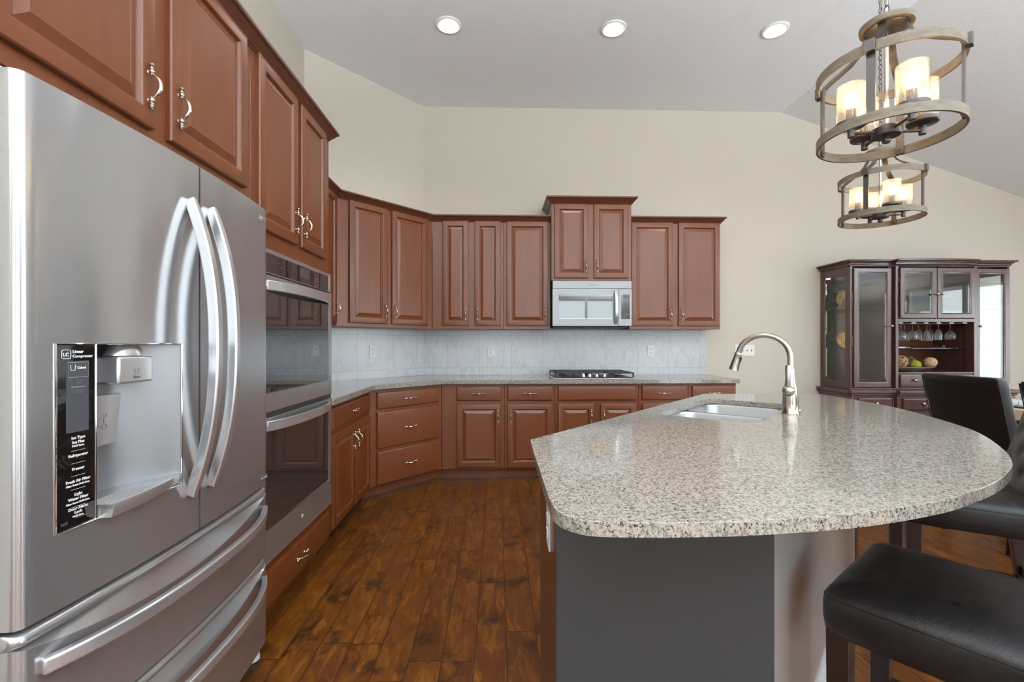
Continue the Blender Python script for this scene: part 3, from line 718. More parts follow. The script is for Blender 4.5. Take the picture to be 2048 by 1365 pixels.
slabxy(mb, front(FY0, NY0, True, n=10), NZ0, NZ1); slabxy(mb, front(NY1, GY-.004, n=6), NZ0, NZ1)
DL = mb.build('door', 'stainless', FR, world=True, angle=50)
mb = MB(); slabxy(mb, front(GY+.004, FY1, False, True), DZ0, DZ1); DR = mb.build('door', 'stainless', FR, world=True, angle=50)
MB().box(-.983, -.915, GY-.0035, GY-.001, DZ0+.004, DZ1-.004).build('gasket', 'dark_slot', DL, world=True)
def vbar(y, z0, z1):
    pts, sq = [], []
    for i in range(25):
        q = -1+2*i/24; x = XFr(y)+.004+.072*(1-abs(q)**2.4)
        pts.append((x, y, (z0+z1)/2+q*(z1-z0)/2)); w = .013 if abs(q) < .9 else .013*(1-.35*(abs(q)-.9)/.1)
        sq.append((w, .015))
    return MB().tube(pts, 0, sq=sq, up=(0, 1, 0))
vbar(GY-.048, .795, 1.655).build('door_handle', 'stainless_bright', DL, world=True, bevel=.005, seg=3)
vbar(GY+.046, .795, 1.655).build('door_handle', 'stainless_bright', DR, world=True, bevel=.005, seg=3)
# freezer drawers
def fdrawer(zt, zb):
    ys = [FY0+.02*(1-cos(pi/2*i/5)) for i in range(5)]+[FY0+.02+(FY1-FY0-.04)*i/40 for i in range(41)]+[FY1-.02*(1-cos(pi/2*i/5)) for i in range(4, -1, -1)]; L = []
    def t(y): return max(0, 1-((y-FYC)/FHW)**2)
    za = lambda y: zt-.028-.066*t(y)**.9
    rows = [lambda y: (zt, -.020), lambda y: (zt-.004, -.010), lambda y: (zt-.010, -.004), lambda y: (zt-.018, -.002), lambda y: (zt-.026, -.006), lambda y: (zt-.0295, -.012)]
    for k in range(6):
        f = k/5; rows.append(lambda y, f=f: ((zt-.0295)*(1-f)+za(y)*f, -.012-.030*t(y)**.5*(1-f)**1.0*(1 if f < 1 else 0)+.012*f))
    for k in range(1, 5):
        f = k/4; rows.append(lambda y, f=f: (za(y)*(1-f)+zb*f, 0))
    for rw in rows:
        l = []
        for y in ys:
            z, dx = rw(y); e = min(y-FY0, FY1-y); rd = -.02+sqrt(max(0, .02**2-(max(0, .02-e))**2)) if e < .02 else 0
            l.append((XFr(y)+dx+rd, y, z))
        l += [(-.979, FY1, l[-1][2]), (-.979, FY0, l[0][2])]
        L.append(l)
    return MB().loops(L)
def hbar(z):
    pts, sq = [], []
    for i in range(41):
        q = -1+2*i/40; y = FYC+q*.438; x = XFr(y)+.004+.060*(1-abs(q)**3.2)
        pts.append((x, y, z)); sq.append((.0165, .010))
    return MB().tube(pts, 0, sq=sq, up=(0, 0, 1))
for zt, zb, zh in ((.671, .398, .587), (.388, .055, .312)):
    d = fdrawer(zt, zb).build('freezer_drawer', 'stainless', FR, world=True, angle=32)
    hbar(zh).build('drawer_handle', 'stainless_bright', d, world=True, bevel=.005, seg=3)
MB().lathe([(.022, 0.001), (.028, .006), (.026, .03), (.012, .05)], 16, Matrix.Translation((-.955, 1.81, 0))).build('foot', 'white_plastic', FR, world=True)
MB().lathe([(.022, 0.001), (.028, .006), (.026, .03), (.012, .05)], 16, Matrix.Translation((-.955, .95, 0))).build('foot', 'white_plastic', FR, world=True)
MB().box(-1.10, -.975, .907, .955, 1.753, 1.783).build('hinge_cover', 'white_plastic', FR, world=True, bevel=.004)
MB().box(-1.10, -.984, 1.79, 1.84, 1.753, 1.783).build('hinge_cover', 'white_plastic', FR, world=True, bevel=.004)
# dispenser
def sheet(P, z0, z1): return MB().loops([[(x, y, z0) for x, y in P], [(x, y, z1) for x, y in P]], False, False, closed=False)
DP = MB().prism([(-.975, NY0+.002), (XFr(NY0)+.0015, NY0+.002), (XFr(NYM)+.0015, NYM-.002), (-.975, NYM-.002)], NZ0+.002, NZ1-.002).build('control_panel', 'black_glass', FR, world=True, bevel=.0015)
NP = [(XFr(NYM)-.001, NYM+.001), (-.95, NYM+.003), (-.972, NYM+.012), (-.982, NYM+.035), (-.985, NYM+.075), (-.983, NYM+.115), (-.976, NYM+.145), (-.962, NYM+.168), (-.945, NYM+.19), (-.928, NYM+.212), (-.914, NYM+.235), (-.903, NYM+.252), (XFr(NY1)-.001, NY1)]
mb = sheet(NP, NZ0, NZ1)
mb.loops([[(x, y, NZ1-.001) for x, y in NP]], True, False); mb.loops([[(x, y, NZ0+.002) for x, y in NP]], True, False)
NI = mb.build('dispenser_niche', 'niche_steel', FR, world=True, angle=60)
yb = 1.164
MB().lathe([(.052, 1.206), (.050, 1.212), (.040, 1.228), (.034, 1.2335)], 28, Matrix.Translation((-.935, 1.175, 0)) @ Matrix.Diagonal((.62, 1, 1, 1))).build('ice_chute', 'stainless_bright', NI, world=True)
sp_ = MB().box(-.955, -.898, 1.113, 1.222, 1.138, 1.204).build('dispenser_block', 'stainless_bright', NI, world=True, bevel=.006, seg=3)
lettering('Water', .009, frame((-.8975, 1.167, 1.150), (0, 1, 0), (0, 0, 1)), 'engraved_grey', sp_, align='CENTER')
MB().tube([(-.8975, 1.160, 1.174), (-.8975, 1.162, 1.162), (-.8975, 1.172, 1.162), (-.8975, 1.174, 1.174)], .0006, 6).build('cup_symbol', 'engraved_grey', sp_, world=True)
PT = frame((-.944, NYM+.004, 1.112), (-.05, 1, 0), (-.10, 0, -1))
pd = MB().box(0, .118, 0, .125, -.004, .002, PT); pdo = pd.build('dispenser_paddle', 'stainless_bright', NI, world=True, bevel=.002)
for cx_, cz_, r_ in ((.062, .066, .011), (.075, .078, .007), (.074, .050, .005)):
    hx = [PT @ Vector((cx_+r_*cos(R(60*k+15)), cz_+r_*sin(R(60*k+15)), -.0045)) for k in range(6)]
    MB().tube(hx, .0005, 5, closed=True).build('hexagon_mark', 'engraved_grey', pdo, world=True)
# drip tray with ribs and curved lip
def lipx(y): t_ = (y-NYM)/(NY1-NYM); return XFr(y)+.002+.034*max(0, (1-t_**2.2))**.8
ysl = [NYM+.004+(NY1-NYM-.006)*i/24 for i in range(25)]
L = [[(lipx(y), y, .872) for y in ysl], [(lipx(y)+.001, y, .862) for y in ysl], [(lipx(y)-.004, y, .842+.01*((y-NYM)/.26)**2) for y in ysl], [(XFr(y)-.012, y, .838) for y in ysl], [(XFr(y)-.02, y, .866) for y in ysl]]
Lt = [list(l) for l in zip(*L)]
TR = MB().loops(Lt).build('drip_tray', 'stainless_bright', NI, world=True, angle=30)
MB().prism([(lipx(y)-.002, y) for y in ysl]+[(x-.001, y) for x, y in reversed(NP[1:-1])], .862, .8705).build('tray_top', 'stainless', NI, world=True)
for k in range(7):
    o_ = .010+.009*k
    MB().tube([(lipx(y)-o_, y, .8708) for y in ysl[:22-k]], .0013, 6).build('tray_rib', 'stainless_bright', TR, world=True)
def fr_rect(y0, y1, z0, z1, r_=.0022):
    P = [(y0, z0)]+[(y0+(y1-y0)*i/8, z0) for i in range(1, 8)]+[(y1, z0), (y1, z1)]+[(y1-(y1-y0)*i/8, z1) for i in range(1, 8)]+[(y0, z1)]
    return MB().tube([(XFr(y)+.001, y, z) for y, z in P], r_, 8, closed=True)
fr_rect(NY0, NY1, NZ0, NZ1).build('dispenser_frame', 'chrome', FR, world=True)
MB().tube([(XFr(NYM)+.001, NYM, NZ0), (XFr(NYM)+.001, NYM, NZ1)], .002, 8).build('divider_strip', 'chrome', FR, world=True)
sl = (XFr(NYM)-XFr(NY0))/(NYM-NY0); PX = lambda y: XFr(NY0)+.0022+sl*(y-NY0)
EX = Vector((sl, 1, 0)).normalized()
def txt(s_, y, z, size, al='CENTER', m_='display_white', bold=.0): return lettering(s_, size, frame((PX(y), y, z), EX, (0, 0, 1)), m_, DP, align=al, bold=bold)
yc = 1.018
txt('Linear', 1.0055, 1.2150, .0095, 'LEFT', bold=.00015); txt('Compressor', 1.0055, 1.2055, .0086, 'LEFT', bold=.00015)
txt('LC', .9920, 1.2085, .0105, bold=.0002)
MB().tube([(PX(y)+.0005, y, z) for y, z in [(.983+a, 1.2035+b) for a, b in rrect(0, .0185, 0, .0185, .004, 3)]], .0006, 6, closed=True).build('logo_ring', 'display_white', DP, world=True)
for s_, z, sz in (('Ice Type', 1.030, .0085), ('Ice Plus', 1.0205, .0085), ('Hold 3sec.', 1.0135, .006), ('Refrigerator', .992, .0085), ('Freezer', .963, .0085), ('Fresh Air Filter', .937, .0085), ('Filter Reset Hold 3sec.', .9295, .0055),
                  ('Light', .908, .0085), ('Water Filter', .899, .0085), ('Filter Reset Hold 3sec.', .891, .0055), ('Door Alarm', .878, .0085), ('Lock', .8695, .0085), ('Hold 3sec.', .8625, .0055)):
    txt(s_, yc, z, sz, bold=.00015)
for z in (1.005, .978, .951, .922, .885+.0-.0005, 1.142):
    MB().tube([(PX(yc-.015), yc-.015, z), (PX(yc+.015), yc+.015, z)], .0003, 5).build('dividing_line', 'display_white', DP, world=True)
MB().loops([[(PX(y)+e, y, z) for y, z in ((.993, 1.045), (1.041, 1.045), (1.041, 1.198), (.993, 1.198))] for e in (-.001, -.0002)]).build('display', 'display_grey', DP, world=True)
MB().tube([(PX(y)+.0008, y, z) for y, z in ((.996, 1.195), (1.0395, 1.195), (1.0395, 1.163), (.996, 1.163))], .0003, 5, closed=True).build('display_box', 'display_white', DP, world=True)
txt('Cubed', 1.0150, 1.181, .0070, 'LEFT', bold=.0002).location.x += .0006
MB().tube([(PX(y)+.0008, y, z) for y, z in ((1.0005, 1.190), (1.002, 1.178), (1.010, 1.178), (1.0115, 1.190))], .0006, 5).build('cup_symbol', 'display_white', DP, world=True)
txt('88', yc, 1.148, .014, m_='engraved_grey').location.x += .0006; txt('-88', yc, 1.127, .014, m_='engraved_grey').location.x += .0006
txt('OFF', .989, .852, .008, m_='engraved_grey'); txt('Demo Mode', 1.012, .860-.001, .005, 'LEFT', m_='engraved_grey')
# maker badge at the top corner and the warranty strip low on the right door
xl = XFr(1.80)+.0012
MB().tube([(xl, 1.792+.010*cos(R(a)), 1.722+.010*sin(R(a))) for a in range(0, 330, 20)], .0011, 6).build('logo_ring', 'stainless_bright', DR, world=True)
MB().tube([(xl, 1.792, 1.727), (xl, 1.792, 1.717), (xl, 1.797, 1.717)], .0009, 6).build('logo_mark', 'stainless_bright', DR, world=True)
lettering('LG', .020, frame((xl, 1.806, 1.715), (-.05, 1, 0), (0, 0, 1)), 'stainless_bright', DR, bold=.0003)
wb = MB().box(xl-.001, xl+.001, 1.79, 1.84, .705, .722).build('warranty_strip', 'grey_plastic', DR, world=True)
lettering('10 Year Warranty', .0062, frame((xl+.0012, 1.792, .711), (0, 1, 0), (0, 0, 1)), 'display_white', wb)

# ------------------------------------------------------------ double wall oven
OX = -.957
OV = thing('double_oven', 'stainless double wall oven with two dark glass doors', 'oven', (OX-.2, 2.27, 0))
OY0, OY1 = 1.88, 2.658
MB().box(-1.52, -.981, OY0+.002, OY1-.002, .322, 1.628).build('body', 'grey_plastic', OV, world=True)
def trimframe(y0, y1, z0, z1, xb, xf, st):
    mb = MB()
    return mb.box(xb, xf, y0, y0+st[0], z0, z1).box(xb, xf, y1-st[1], y1, z0, z1).box(xb, xf, y0+st[0], y1-st[1], z1-st[2], z1).box(xb, xf, y0+st[0], y1-st[1], z0, z0+st[3])
trimframe(OY0-.006, OY1, 1.530, 1.632, -.9795, OX, (.02, .028, .018, .004)).build('control_frame', 'stainless', OV, world=True, bevel=.001)
cp = MB().box(-.9795, OX-.002, OY0+.0145, OY1-.0285, 1.535, 1.613).build('control_panel', 'black_glass', OV, world=True)
for k in range(4): MB().box(OX-.0018, OX-.0012, 2.02+.03*k, 2.035+.03*k, 1.585-.016*(k % 2), 1.587-.016*(k % 2)).build('key_mark', 'engraved_grey', cp, world=True)
for i in range(3):
    for j in range(4): MB().box(OX-.0018, OX-.0012, 2.44+.035*i, 2.448+.035*i, 1.545+.016*j, 1.5535+.016*j).build('key_mark', 'engraved_grey', cp, world=True)
MB().box(OX-.0019, OX-.0013, 2.25, 2.36, 1.562, 1.605).build('display', 'display_grey', cp, world=True)
for (z0, z1, g0, g1, hz) in ((.948, 1.522, 1.03, 1.475, 1.478), (.330, .925, .462, .875, .892)):
    mb = trimframe(OY0-.004, OY1, z0, z1, -.9795, OX+.004, (.03, .034, z1-g1, g0-z0)); d = mb.build('oven_door', 'stainless', OV, world=True, bevel=.0015)
    MB().box(-.979, OX+.002, OY0+.0265, OY1-.0345, g0+.0005, g1-.0005).build('oven_window', 'oven_glass', d, world=True)
    trimframe(OY0+.024, OY1-.032, g0-.002, g1+.002, OX+.002, OX+.0052, (.003, .004, .003, .003)).build('window_rim', 'chrome', d, world=True)
    pts, sq = [], []
    for i in range(25):
        q = -1+2*i/24; pts.append((OX+.006+.050*(1-abs(q)**2.6), (OY0+OY1)/2+q*.355, hz)); sq.append((.0215, .006))
    MB().tube(pts, 0, sq=sq, up=(0, 0, 1)).build('oven_handle', 'stainless_bright', d, world=True, bevel=.003)
MB().box(-.9795, OX+.003, OY0+.01, OY1-.01, .9265, .9465).build('vent_slot', 'dark_slot', OV, world=True)
MB().box(-.9795, OX+.003, OY0, OY1, .320, .3285).build('bottom_trim', 'stainless_bright', OV, world=True)
mb = MB(); cy_, cz_ = 2.262, .395
for rot_, rr in ((30, .011), (100, .009)):
    mb.tube([(OX+.0045, cy_+rr*cos(R(a))*cos(R(rot_))-.45*rr*sin(R(a))*sin(R(rot_)), cz_+rr*cos(R(a))*sin(R(rot_))+.45*rr*sin(R(a))*cos(R(rot_))) for a in range(0, 360, 30)], .0009, 6, closed=True)
mb.build('logo_mark', 'chrome', OV, world=True)

# ------------------------------------------------------------ microwave
MX0, MX1, MZ0, MZ1, MY = .524, 1.284, 1.402, 1.8355, 4.33
MW = thing('microwave', 'stainless over-the-range microwave below the raised cabinet', 'microwave', ((MX0+MX1)/2, 4.5, MZ0))
MB().box(MX0+.003, MX1-.003, MY+.02, YB-.012, MZ0, MZ1-.001).build('body', 'grey_plastic', MW, world=True)
MB().box(MX0+.01, MX1-.03, MY+.04, MY+.30, MZ0-.014, MZ0).build('vent_grille', 'black_iron', MW, world=True, bevel=.004)
MB().box(MX0, MX1, MY, MY+.019, 1.7625, MZ1-.001).build('top_vent_panel', 'microwave_steel', MW, world=True, bevel=.003)
d = MB().box(MX0, .524+.09, MY, MY+.019, MZ0+.004, 1.760)
mb = MB()
for b_ in ((MX0, .582, 1.406, 1.760), (1.100, 1.156, 1.406, 1.760), (.582, 1.100, 1.706, 1.760), (.582, 1.100, 1.406, 1.468)): mb.box(b_[0], b_[1], MY, MY+.0195, b_[2], b_[3])
d = mb.build('microwave_door', 'microwave_steel', MW, world=True)
MB().box(.5825, 1.0995, MY+.002, MY+.018, 1.4685, 1.7055).build('door_window', 'oven_glass', d, world=True)
MB().tube([(.59, MY-.0005, 1.475), (1.093, MY-.0005, 1.475), (1.093, MY-.0005, 1.699), (.59, MY-.0005, 1.699)], .002, 6, closed=True).build('window_rim', 'chrome', d, world=True)
pts, sq = [], []
for i in range(17):
    q = -1+2*i/16; pts.append((1.128, MY-.004-.038*(1-abs(q)**2.4), 1.583+q*.158)); sq.append((.0155, .007))
MB().tube(pts, 0, sq=sq, up=(1, 0, 0)).build('door_handle', 'stainless_bright', d, world=True, bevel=.003)
cpn = MB().box(1.158, MX1, MY, MY+.019, MZ0+.004, 1.760).build('control_panel', 'microwave_steel', MW, world=True, bevel=.002)
kp = MB().box(1.180, 1.264, MY-.001, MY+.001, 1.472, 1.708).build('keypad', 'black_glass', cpn, world=True)
MB().box(1.200, 1.250, MY-.002, MY-.001, 1.668, 1.700).build('display', 'display_grey', kp, world=True)
mb = MB()
for i in range(4):
    for j in range(8): mb.box(1.190+.018*i, 1.197+.018*i, MY-.0016, MY-.001, 1.482+.022*j, 1.488+.022*j)
mb.build('key_marks', 'engraved_grey', kp, world=True)
lettering('Whirlpool', .020, frame((.905, MY-.0006, 1.792), (1, 0, 0), (0, 0, 1)), 'engraved_grey', MW, align='CENTER')

# ------------------------------------------------------------ cooktop
CT = thing('gas_cooktop', 'black and steel gas cooktop set into the counter below the microwave', 'cooktop', (.885, 4.38, .9135))
MB().box(.508, 1.262, 4.115, 4.63, .9135, .922).build('cooktop_tray', 'stainless_bright', CT, world=True, bevel=.004)
MB().box(.53, 1.24, 4.15, 4.61, .9225, .926).build('burner_pan', 'black_iron', CT, world=True, bevel=.002)
for gx in (.523, .768, 1.013):
    w = .238; mb = MB(); z = .966; h = .006
    for (a, b, c, d_) in ((0, w, 0, .012), (0, w, .45, .462), (0, .012, 0, .462), (w-.012, w, 0, .462), (w/2-.006, w/2+.006, 0, .462), (0, w, .112, .124), (0, w, .34, .352), (0, w, .225, .237)):
        if gx == .768 and (a, b, c, d_) == (0, w, 0, .012): c, d_ = .09, .10
        y0_ = 4.145
        if gx == .768 and c == 0: c = .09
        mb.box(gx+a, gx+b, y0_+c, y0_+d_, z-h, z+h)
    for a in (0, w-.014):
        for c in ((.09 if gx == .768 else 0), .448): mb.box(gx+a, gx+a+.014, 4.145+c, 4.145+c+.014, .9262, z)
    mb.build('grate', 'black_iron', CT, world=True, bevel=.003)
for bx, by in ((.642, 4.26), (.642, 4.50), (.887, 4.45), (1.132, 4.26), (1.132, 4.50)):
    MB().lathe([(.045, .9262), (.045, .932), (.034, .934), (.034, .944), (.030, .947)], 20, Matrix.Translation((bx, by, 0))).build('burner', 'black_iron', CT, world=True)
for kx in (.790, .848, .913, .985):
    MB().lathe([(.020, .9262), (.020, .930), (.016, .932), (.0145, .955), (.012, .958)], 18, Matrix.Translation((kx, 4.185, 0))).build('knob', 'chrome', CT, world=True)

# ------------------------------------------------------------ chandeliers
def band(r_, z0, z1, th, n=56):
    mb = MB(); L = []
    for i in range(n):
        a = 2*pi*i/n; c_, s_ = cos(a), sin(a); L.append([(r_*c_, r_*s_, z0), (r_*c_, r_*s_, z1), ((r_-th)*c_, (r_-th)*s_, z1), ((r_-th)*c_, (r_-th)*s_, z0)])
    L.append(L[0]); return mb.loops(L, False, False)
def chandelier(label, loc, base_ang, sc, top):
    C = thing('chandelier', label, 'chandelier', loc, 0, None)
    r0 = .228
    band(r0, -.0175, .0175, .009).build('lower_ring', 'weathered_oak', C); band(r0, .232, .267, .009).build('upper_ring', 'weathered_oak', C)
    MB().lathe([(.085, .412), (.087, .419), (.087, .431), (.082, .435), (.02, .437)], 36).build('top_plate', 'weathered_oak', C)
    MB().lathe([(.012, .405), (.062, .405), (.072, .409), (.072, .415)], 30).build('plate_underside', 'black_metal', C)
    MB().lathe([(.0075, .03), (.0075, .41)], 12).build('center_rod', 'warm_nickel', C)
    MB().lathe([(.010, -.030), (.014, -.026), (.014, -.016), (.010, -.012), (.010, -.006), (.045, -.004), (.047, .0), (.047, .026), (.043, .030), (.008, .031)], 28).build('hub', 'black_metal', C)
    for k in range(4):
        a = R(base_ang+90*k); Q = Matrix.Rotation(a, 4, 'Z')
        pts = [(r0-.014, 0, z) for z in (-.015, .05, .12, .19, .242)]+[(r0-.022, 0, .268), (r0-.045, 0, .284), (r0-.075, 0, .301), (.115, 0, .325), (.088, 0, .350), (.070, 0, .385), (.060, 0, .411)]
        p_ = MB().tube([Q @ Vector(p) for p in pts], 0, sq=(.0028, .0125), up=Q @ Vector((0.7, 0, .7))) if False else None
        mb = MB(); L = []
        for i, p in enumerate(pts):
            d = (Vector(pts[min(i+1, len(pts)-1)])-Vector(pts[max(i-1, 0)])).normalized(); nn = Vector((d.z, 0, -d.x))
            L.append([Q @ (Vector(p)+nn*sa*.0042+Vector((0, sb*.013, 0))) for sa, sb in ((-1, -1), (1, -1), (1, 1), (-1, 1))])
        st = mb.loops(L).build('strap', 'black_metal', C)
        MB().box(r0-.004, r0+.010, -.017, .017, .231, .273, Q).build('clip', 'black_metal', st, bevel=.001)
        MB().sphere(Q @ Vector((r0-.018, 0, 0)), .005, 8, 6).build('rivet', 'black_metal', st)
        b = R(base_ang+45+90*k); Q = Matrix.Rotation(b, 4, 'Z'); rs = .128
        MB().tube([Q @ Vector((.04, 0, .013)), Q @ Vector((rs, 0, .013))], .0058, 10).build('arm', 'black_metal', C)
        T = Q @ Matrix.Translation((rs, 0, 0))
        SH = MB().lathe([(.048, .055), (.048, .196), (.0455, .196), (.0455, .055)], 32, T, cap=False).build('glass_shade', 'seeded_glass', C)
        MB().lathe([(.012, -.002), (.012, .030), (.022, .034), (.048, .038), (.051, .042), (.051, .054), (.018, .0545)], 24, T).build('shade_cup', 'black_metal', SH)
        MB().lathe([(.0165, .0545), (.0165, .105), (.010, .107)], 16, T).build('socket', 'black_metal', SH)
        MB().lathe([(.009, .107), (.012, .114), (.0235, .135), (.0235, .150), (.016, .165), (.006, .171)], 18, T).build('bulb', 'warm_bulb', SH)
        l = bpy.data.lights.new('bulb_glow', 'POINT'); l.energy = 2.4; l.color = (1, .74, .46); l.shadow_soft_size = .028
        lo = bpy.data.objects.new('bulb_glow', l); COL.objects.link(lo); lo.parent = C; lo.location = (T @ Vector((0, 0, .148)))
    # chain of links up to the ceiling canopy
    mb = MB(); z = .435; k = 0
    while z < top-loc[2]-.05:
        Q = Matrix.Translation((0, 0, z+.019)) @ Matrix.Rotation(R(90*(k % 2)+20), 4, 'Z')
        mb.tube([Q @ Vector((.009*cos(t_), 0, .019*sin(t_))) for t_ in [2*pi*i/12 for i in range(12)]], .0021, 6, closed=True); z += .031; k += 1
    mb.build('chain', 'black_metal', C)
    MB().tube([(.004*sin(i), .004*cos(i), .41+(top-loc[2]-.43)*i/12) for i in range(13)], .003, 6).build('cord', 'warm_nickel', C)
    MB().lathe([(.062, top-loc[2]-.001), (.062, top-loc[2]-.012), (.045, top-loc[2]-.024), (.01, top-loc[2]-.03)], 28).build('ceiling_canopy', 'black_metal', C)
    for o_ in C.children_recursive: pass
    return C
chandelier('larger-looking near chandelier of two grey wood hoops and four glass shades over the island', (1.505, 1.722, 2.042), -141-1.8, 1, CE)
chandelier('smaller-looking chandelier hanging further back, just beneath the nearer one in view', (2.495, 2.902, 2.058), -150, 1, CE)

# ------------------------------------------------------------ stools and chairs (local front is -y)
def padded(x0, x1, y0, y1, z0, z1, r_=.03):
    mb = MB(); h = z1-z0; cx_, cy_ = (x0+x1)/2, (y0+y1)/2
    L = []
    for ins, z in ((.012, z0), (.002, z0+.008), (-.002, z0+h*.3), (-.002, z0+h*.58), (.002, z0+h*.72), (.010, z0+h*.82), (.026, z0+h*.90), (.06, z0+h*.955), (.11, z0+h*.985), (.17, z1)):
        L.append([(a, b, z) for a, b in rrect(x0+ins, x1-ins, y0+ins, y1-ins, max(.012, r_-ins*.3) if ins < .1 else .015, 5)])
    return mb.loops(L)
def leg(mb, x, y, z1, s0=.019, s1=.026, dx=0, dy=0):
    L = []
    for z, s, k in ((.001, s0, 1), (z1, s1, 0)): L.append([(x+dx*k+a*s, y+dy*k+b*s, z) for a, b in ((-1, -1), (1, -1), (1, 1), (-1, 1))])
    return mb.loops(L)
def stool(label, loc, rz):
    r = thing('counter_stool', label, 'stool', loc, rz, None); w, d, zt = .215, .22, .668
    st = padded(-w, w, -d, d, .535, zt).build('seat', 'black_leather', r, angle=60)
    MB().tube([(a, b, .625) for a, b in rrect(-w+.0005, w-.0005, -d+.0005, d-.0005, .03, 5)], .0016, 6, closed=True).build('seam', 'black_leather', st)
    for x in (-1, 1):
        leg(MB(), x*(w-.032), -(d-.032), .545, .020, .024).build('leg', 'espresso', r, bevel=.002)
        leg(MB(), x*(w-.032), (d-.028), .545, .020, .024, 0, .06).build('leg', 'espresso', r, bevel=.002)
    e = w-.032; q_ = d-.032
    for a, b, z in (((-e, -q_), (e, -q_), .20), ((-e, q_+.03), (e, q_+.03), .30), ((-e, -q_), (-e, q_+.028), .25), ((e, -q_), (e, q_+.028), .25)):
        MB().tube([(a[0], a[1], z), (b[0], b[1], z)], 0, sq=(.019, .010), up=(0, 0, 1)).build('stretcher', 'espresso', r)
    # leaning tufted back
    nx, nz = 28, 34; z0, z1 = .60, 1.05
    btn = [(x, z) for j, z in enumerate((.735, .815, .895, .975)) for x in ((-.13, 0, .13) if j % 2 == 0 else (-.065, .065))]
    def fy_(x, z): return d-.055+.12*((z-z0)/(z1-z0))**1.15
    Lf = []
    for j in range(nz+1):
        z = z0+(z1-z0)*j/nz; l = []
        edge = lambda v, a, b: min(1, max(0, (v-a)/.03))*min(1, max(0, (b-v)/.03))
        for i in range(nx+1):
            x = -w+2*w*i/nx; pf = .020*sqrt(max(0, edge(x, -w, w)*edge(z, z0, z1+.001)))
            dent = sum(.009*math.exp(-((x-a)**2+(z-b)**2)/.0007) for a, b in btn)
            l.append((x, fy_(x, z)-pf-.012+dent, z))
        l += [(w, fy_(x, z)+.045, z), (-w, fy_(x, z)+.045, z)]; Lf.append(l)
    bk = MB().loops(Lf).build('backrest', 'black_leather', r, angle=50)
    for a, b in btn: MB().sphere((a, fy_(a, b)-.014, b), .009, 10, 6, (1, .5, 1)).build('button', 'black_leather', bk)
    MB().tube([(x, fy_(x, z)-.016, z) for x, z in ((-w+.05, z0+.02), (-w+.045, .8), (-w+.05, 1.0), (0, 1.03), (w-.05, 1.0), (w-.045, .8), (w-.05, z0+.02))], .0015, 6).build('seam', 'black_leather', bk)
    return r
stool('black leather counter stool nearest the camera, cut off at the picture corner', (1.087, 1.038, 0), R(217))
stool('black leather counter stool with a tufted back at the rounded island end', (1.89, 1.795, 0), R(-123.4))
def dchair(label, loc, rz, w=.235):
    r = thing('dining_chair', label, 'chair', loc, rz); d = .225
    padded(-w, w, -d, d-.02, .40, .49, .025).build('seat', 'black_leather', r, angle=60)
    for x in (-1, 1):
        leg(MB(), x*(w-.03), -(d-.03), .405, .018, .024).build('leg', 'espresso', r); leg(MB(), x*(w-.03), d-.045, .405, .018, .024, 0, .05).build('leg', 'espresso', r)
    z0, z1 = .405, 1.035; L = []
    P = lambda z: d-.02+.13*((z-z0)/(z1-z0))**1.1
    def wd(z): return w-.010*(1-(z-z0)/(z1-z0))
    for z in [z0, .5, .6, .7, .8, .9, .98, 1.02, z1]:
        e = .006 if z in (z0, z1) else 0
        L.append([(a, b, z) for a, b in rrect(-wd(z)+e, wd(z)-e, P(z)-.055+e, P(z)+.020-e, .014, 3)])
    bk = MB().loops(L).build('backrest', 'black_leather', r, angle=50)
    mb = MB(); yo = .0205
    pt = lambda x, z: (x, P(z)+yo, z)
    i_ = .075
    for a, b in (((-w+.004, z1-.01), (-w+i_, z1-i_)), ((w-.004, z1-.01), (w-i_, z1-i_)), ((-w+i_, z1-i_), (w-i_, z1-i_)), ((-w+i_, z1-i_), (-w+i_+.01, .43)), ((w-i_, z1-i_), (w-i_-.01, .43))):
        mb.tube([pt(a[0]+(b[0]-a[0])*k/8, a[1]+(b[1]-a[1])*k/8) for k in range(9)], .0014, 6)
    mb.build('seam', 'black_leather', bk)
    mb = MB()
    for s_ in (-1, 1): mb.tube([(s_*(w-.002), P(z)+.017, z) for z in [.43+k*.0745 for k in range(9)]], .003, 6)
    mb.tube([(x*(w-.01)/6, P(z1)+.014, z1-.004) for x in range(-6, 7)], .003, 6); mb.build('piping', 'black_leather', bk)
    return r
dchair('black leather dining chair seen from behind, in front of the china cabinet', (3.215, 2.765, 0), R(90))
dchair('black leather dining chair cut off by the frame at the near end of the table', (3.11, 2.10, 0), R(90))
# dining table
r = thing('dining_table', 'pale wood dining table with a thick top behind the black chairs', 'table', (4.35, 2.7, 0))
MB().box(3.735, 4.95, 1.45, 3.86, .682, .76).build('tabletop', 'pale_oak', r, world=True, bevel=.004)
for x in (3.87, 4.85):
    for y in (1.56, 3.75): MB().box(x-.055, x+.055, y-.055, y+.055, .001, .681).build('leg', 'pale_oak', r, world=True, bevel=.004)
mb = MB().box(3.90, 4.82, 1.58, 1.60, .61, .681).box(3.90, 4.82, 3.71, 3.73, .61, .681).box(3.90, 3.92, 1.60, 3.71, .61, .681).box(4.80, 4.82, 1.60, 3.71, .61, .681); mb.build('apron', 'black_metal', r, world=True)
o = MB().box(3.83, 4.20, 3.10, 3.55, .7605, .766).build('placemat', 'placemat_black', None); tag(o, 'black placemat near the edge of the pale dining table', 'placemat')
mb = MB().loops([[(3.87, 3.17, .7665), (4.05, 3.17, .7665), (4.05, 3.47, .7665), (3.87, 3.47, .7665)], [(3.872, 3.172, .785), (4.048, 3.172, .785), (4.048, 3.468, .785), (3.872, 3.468, .785)], [(3.90, 3.20, .800), (4.03, 3.20, .800), (4.03, 3.45, .800), (3.90, 3.45, .800)]])
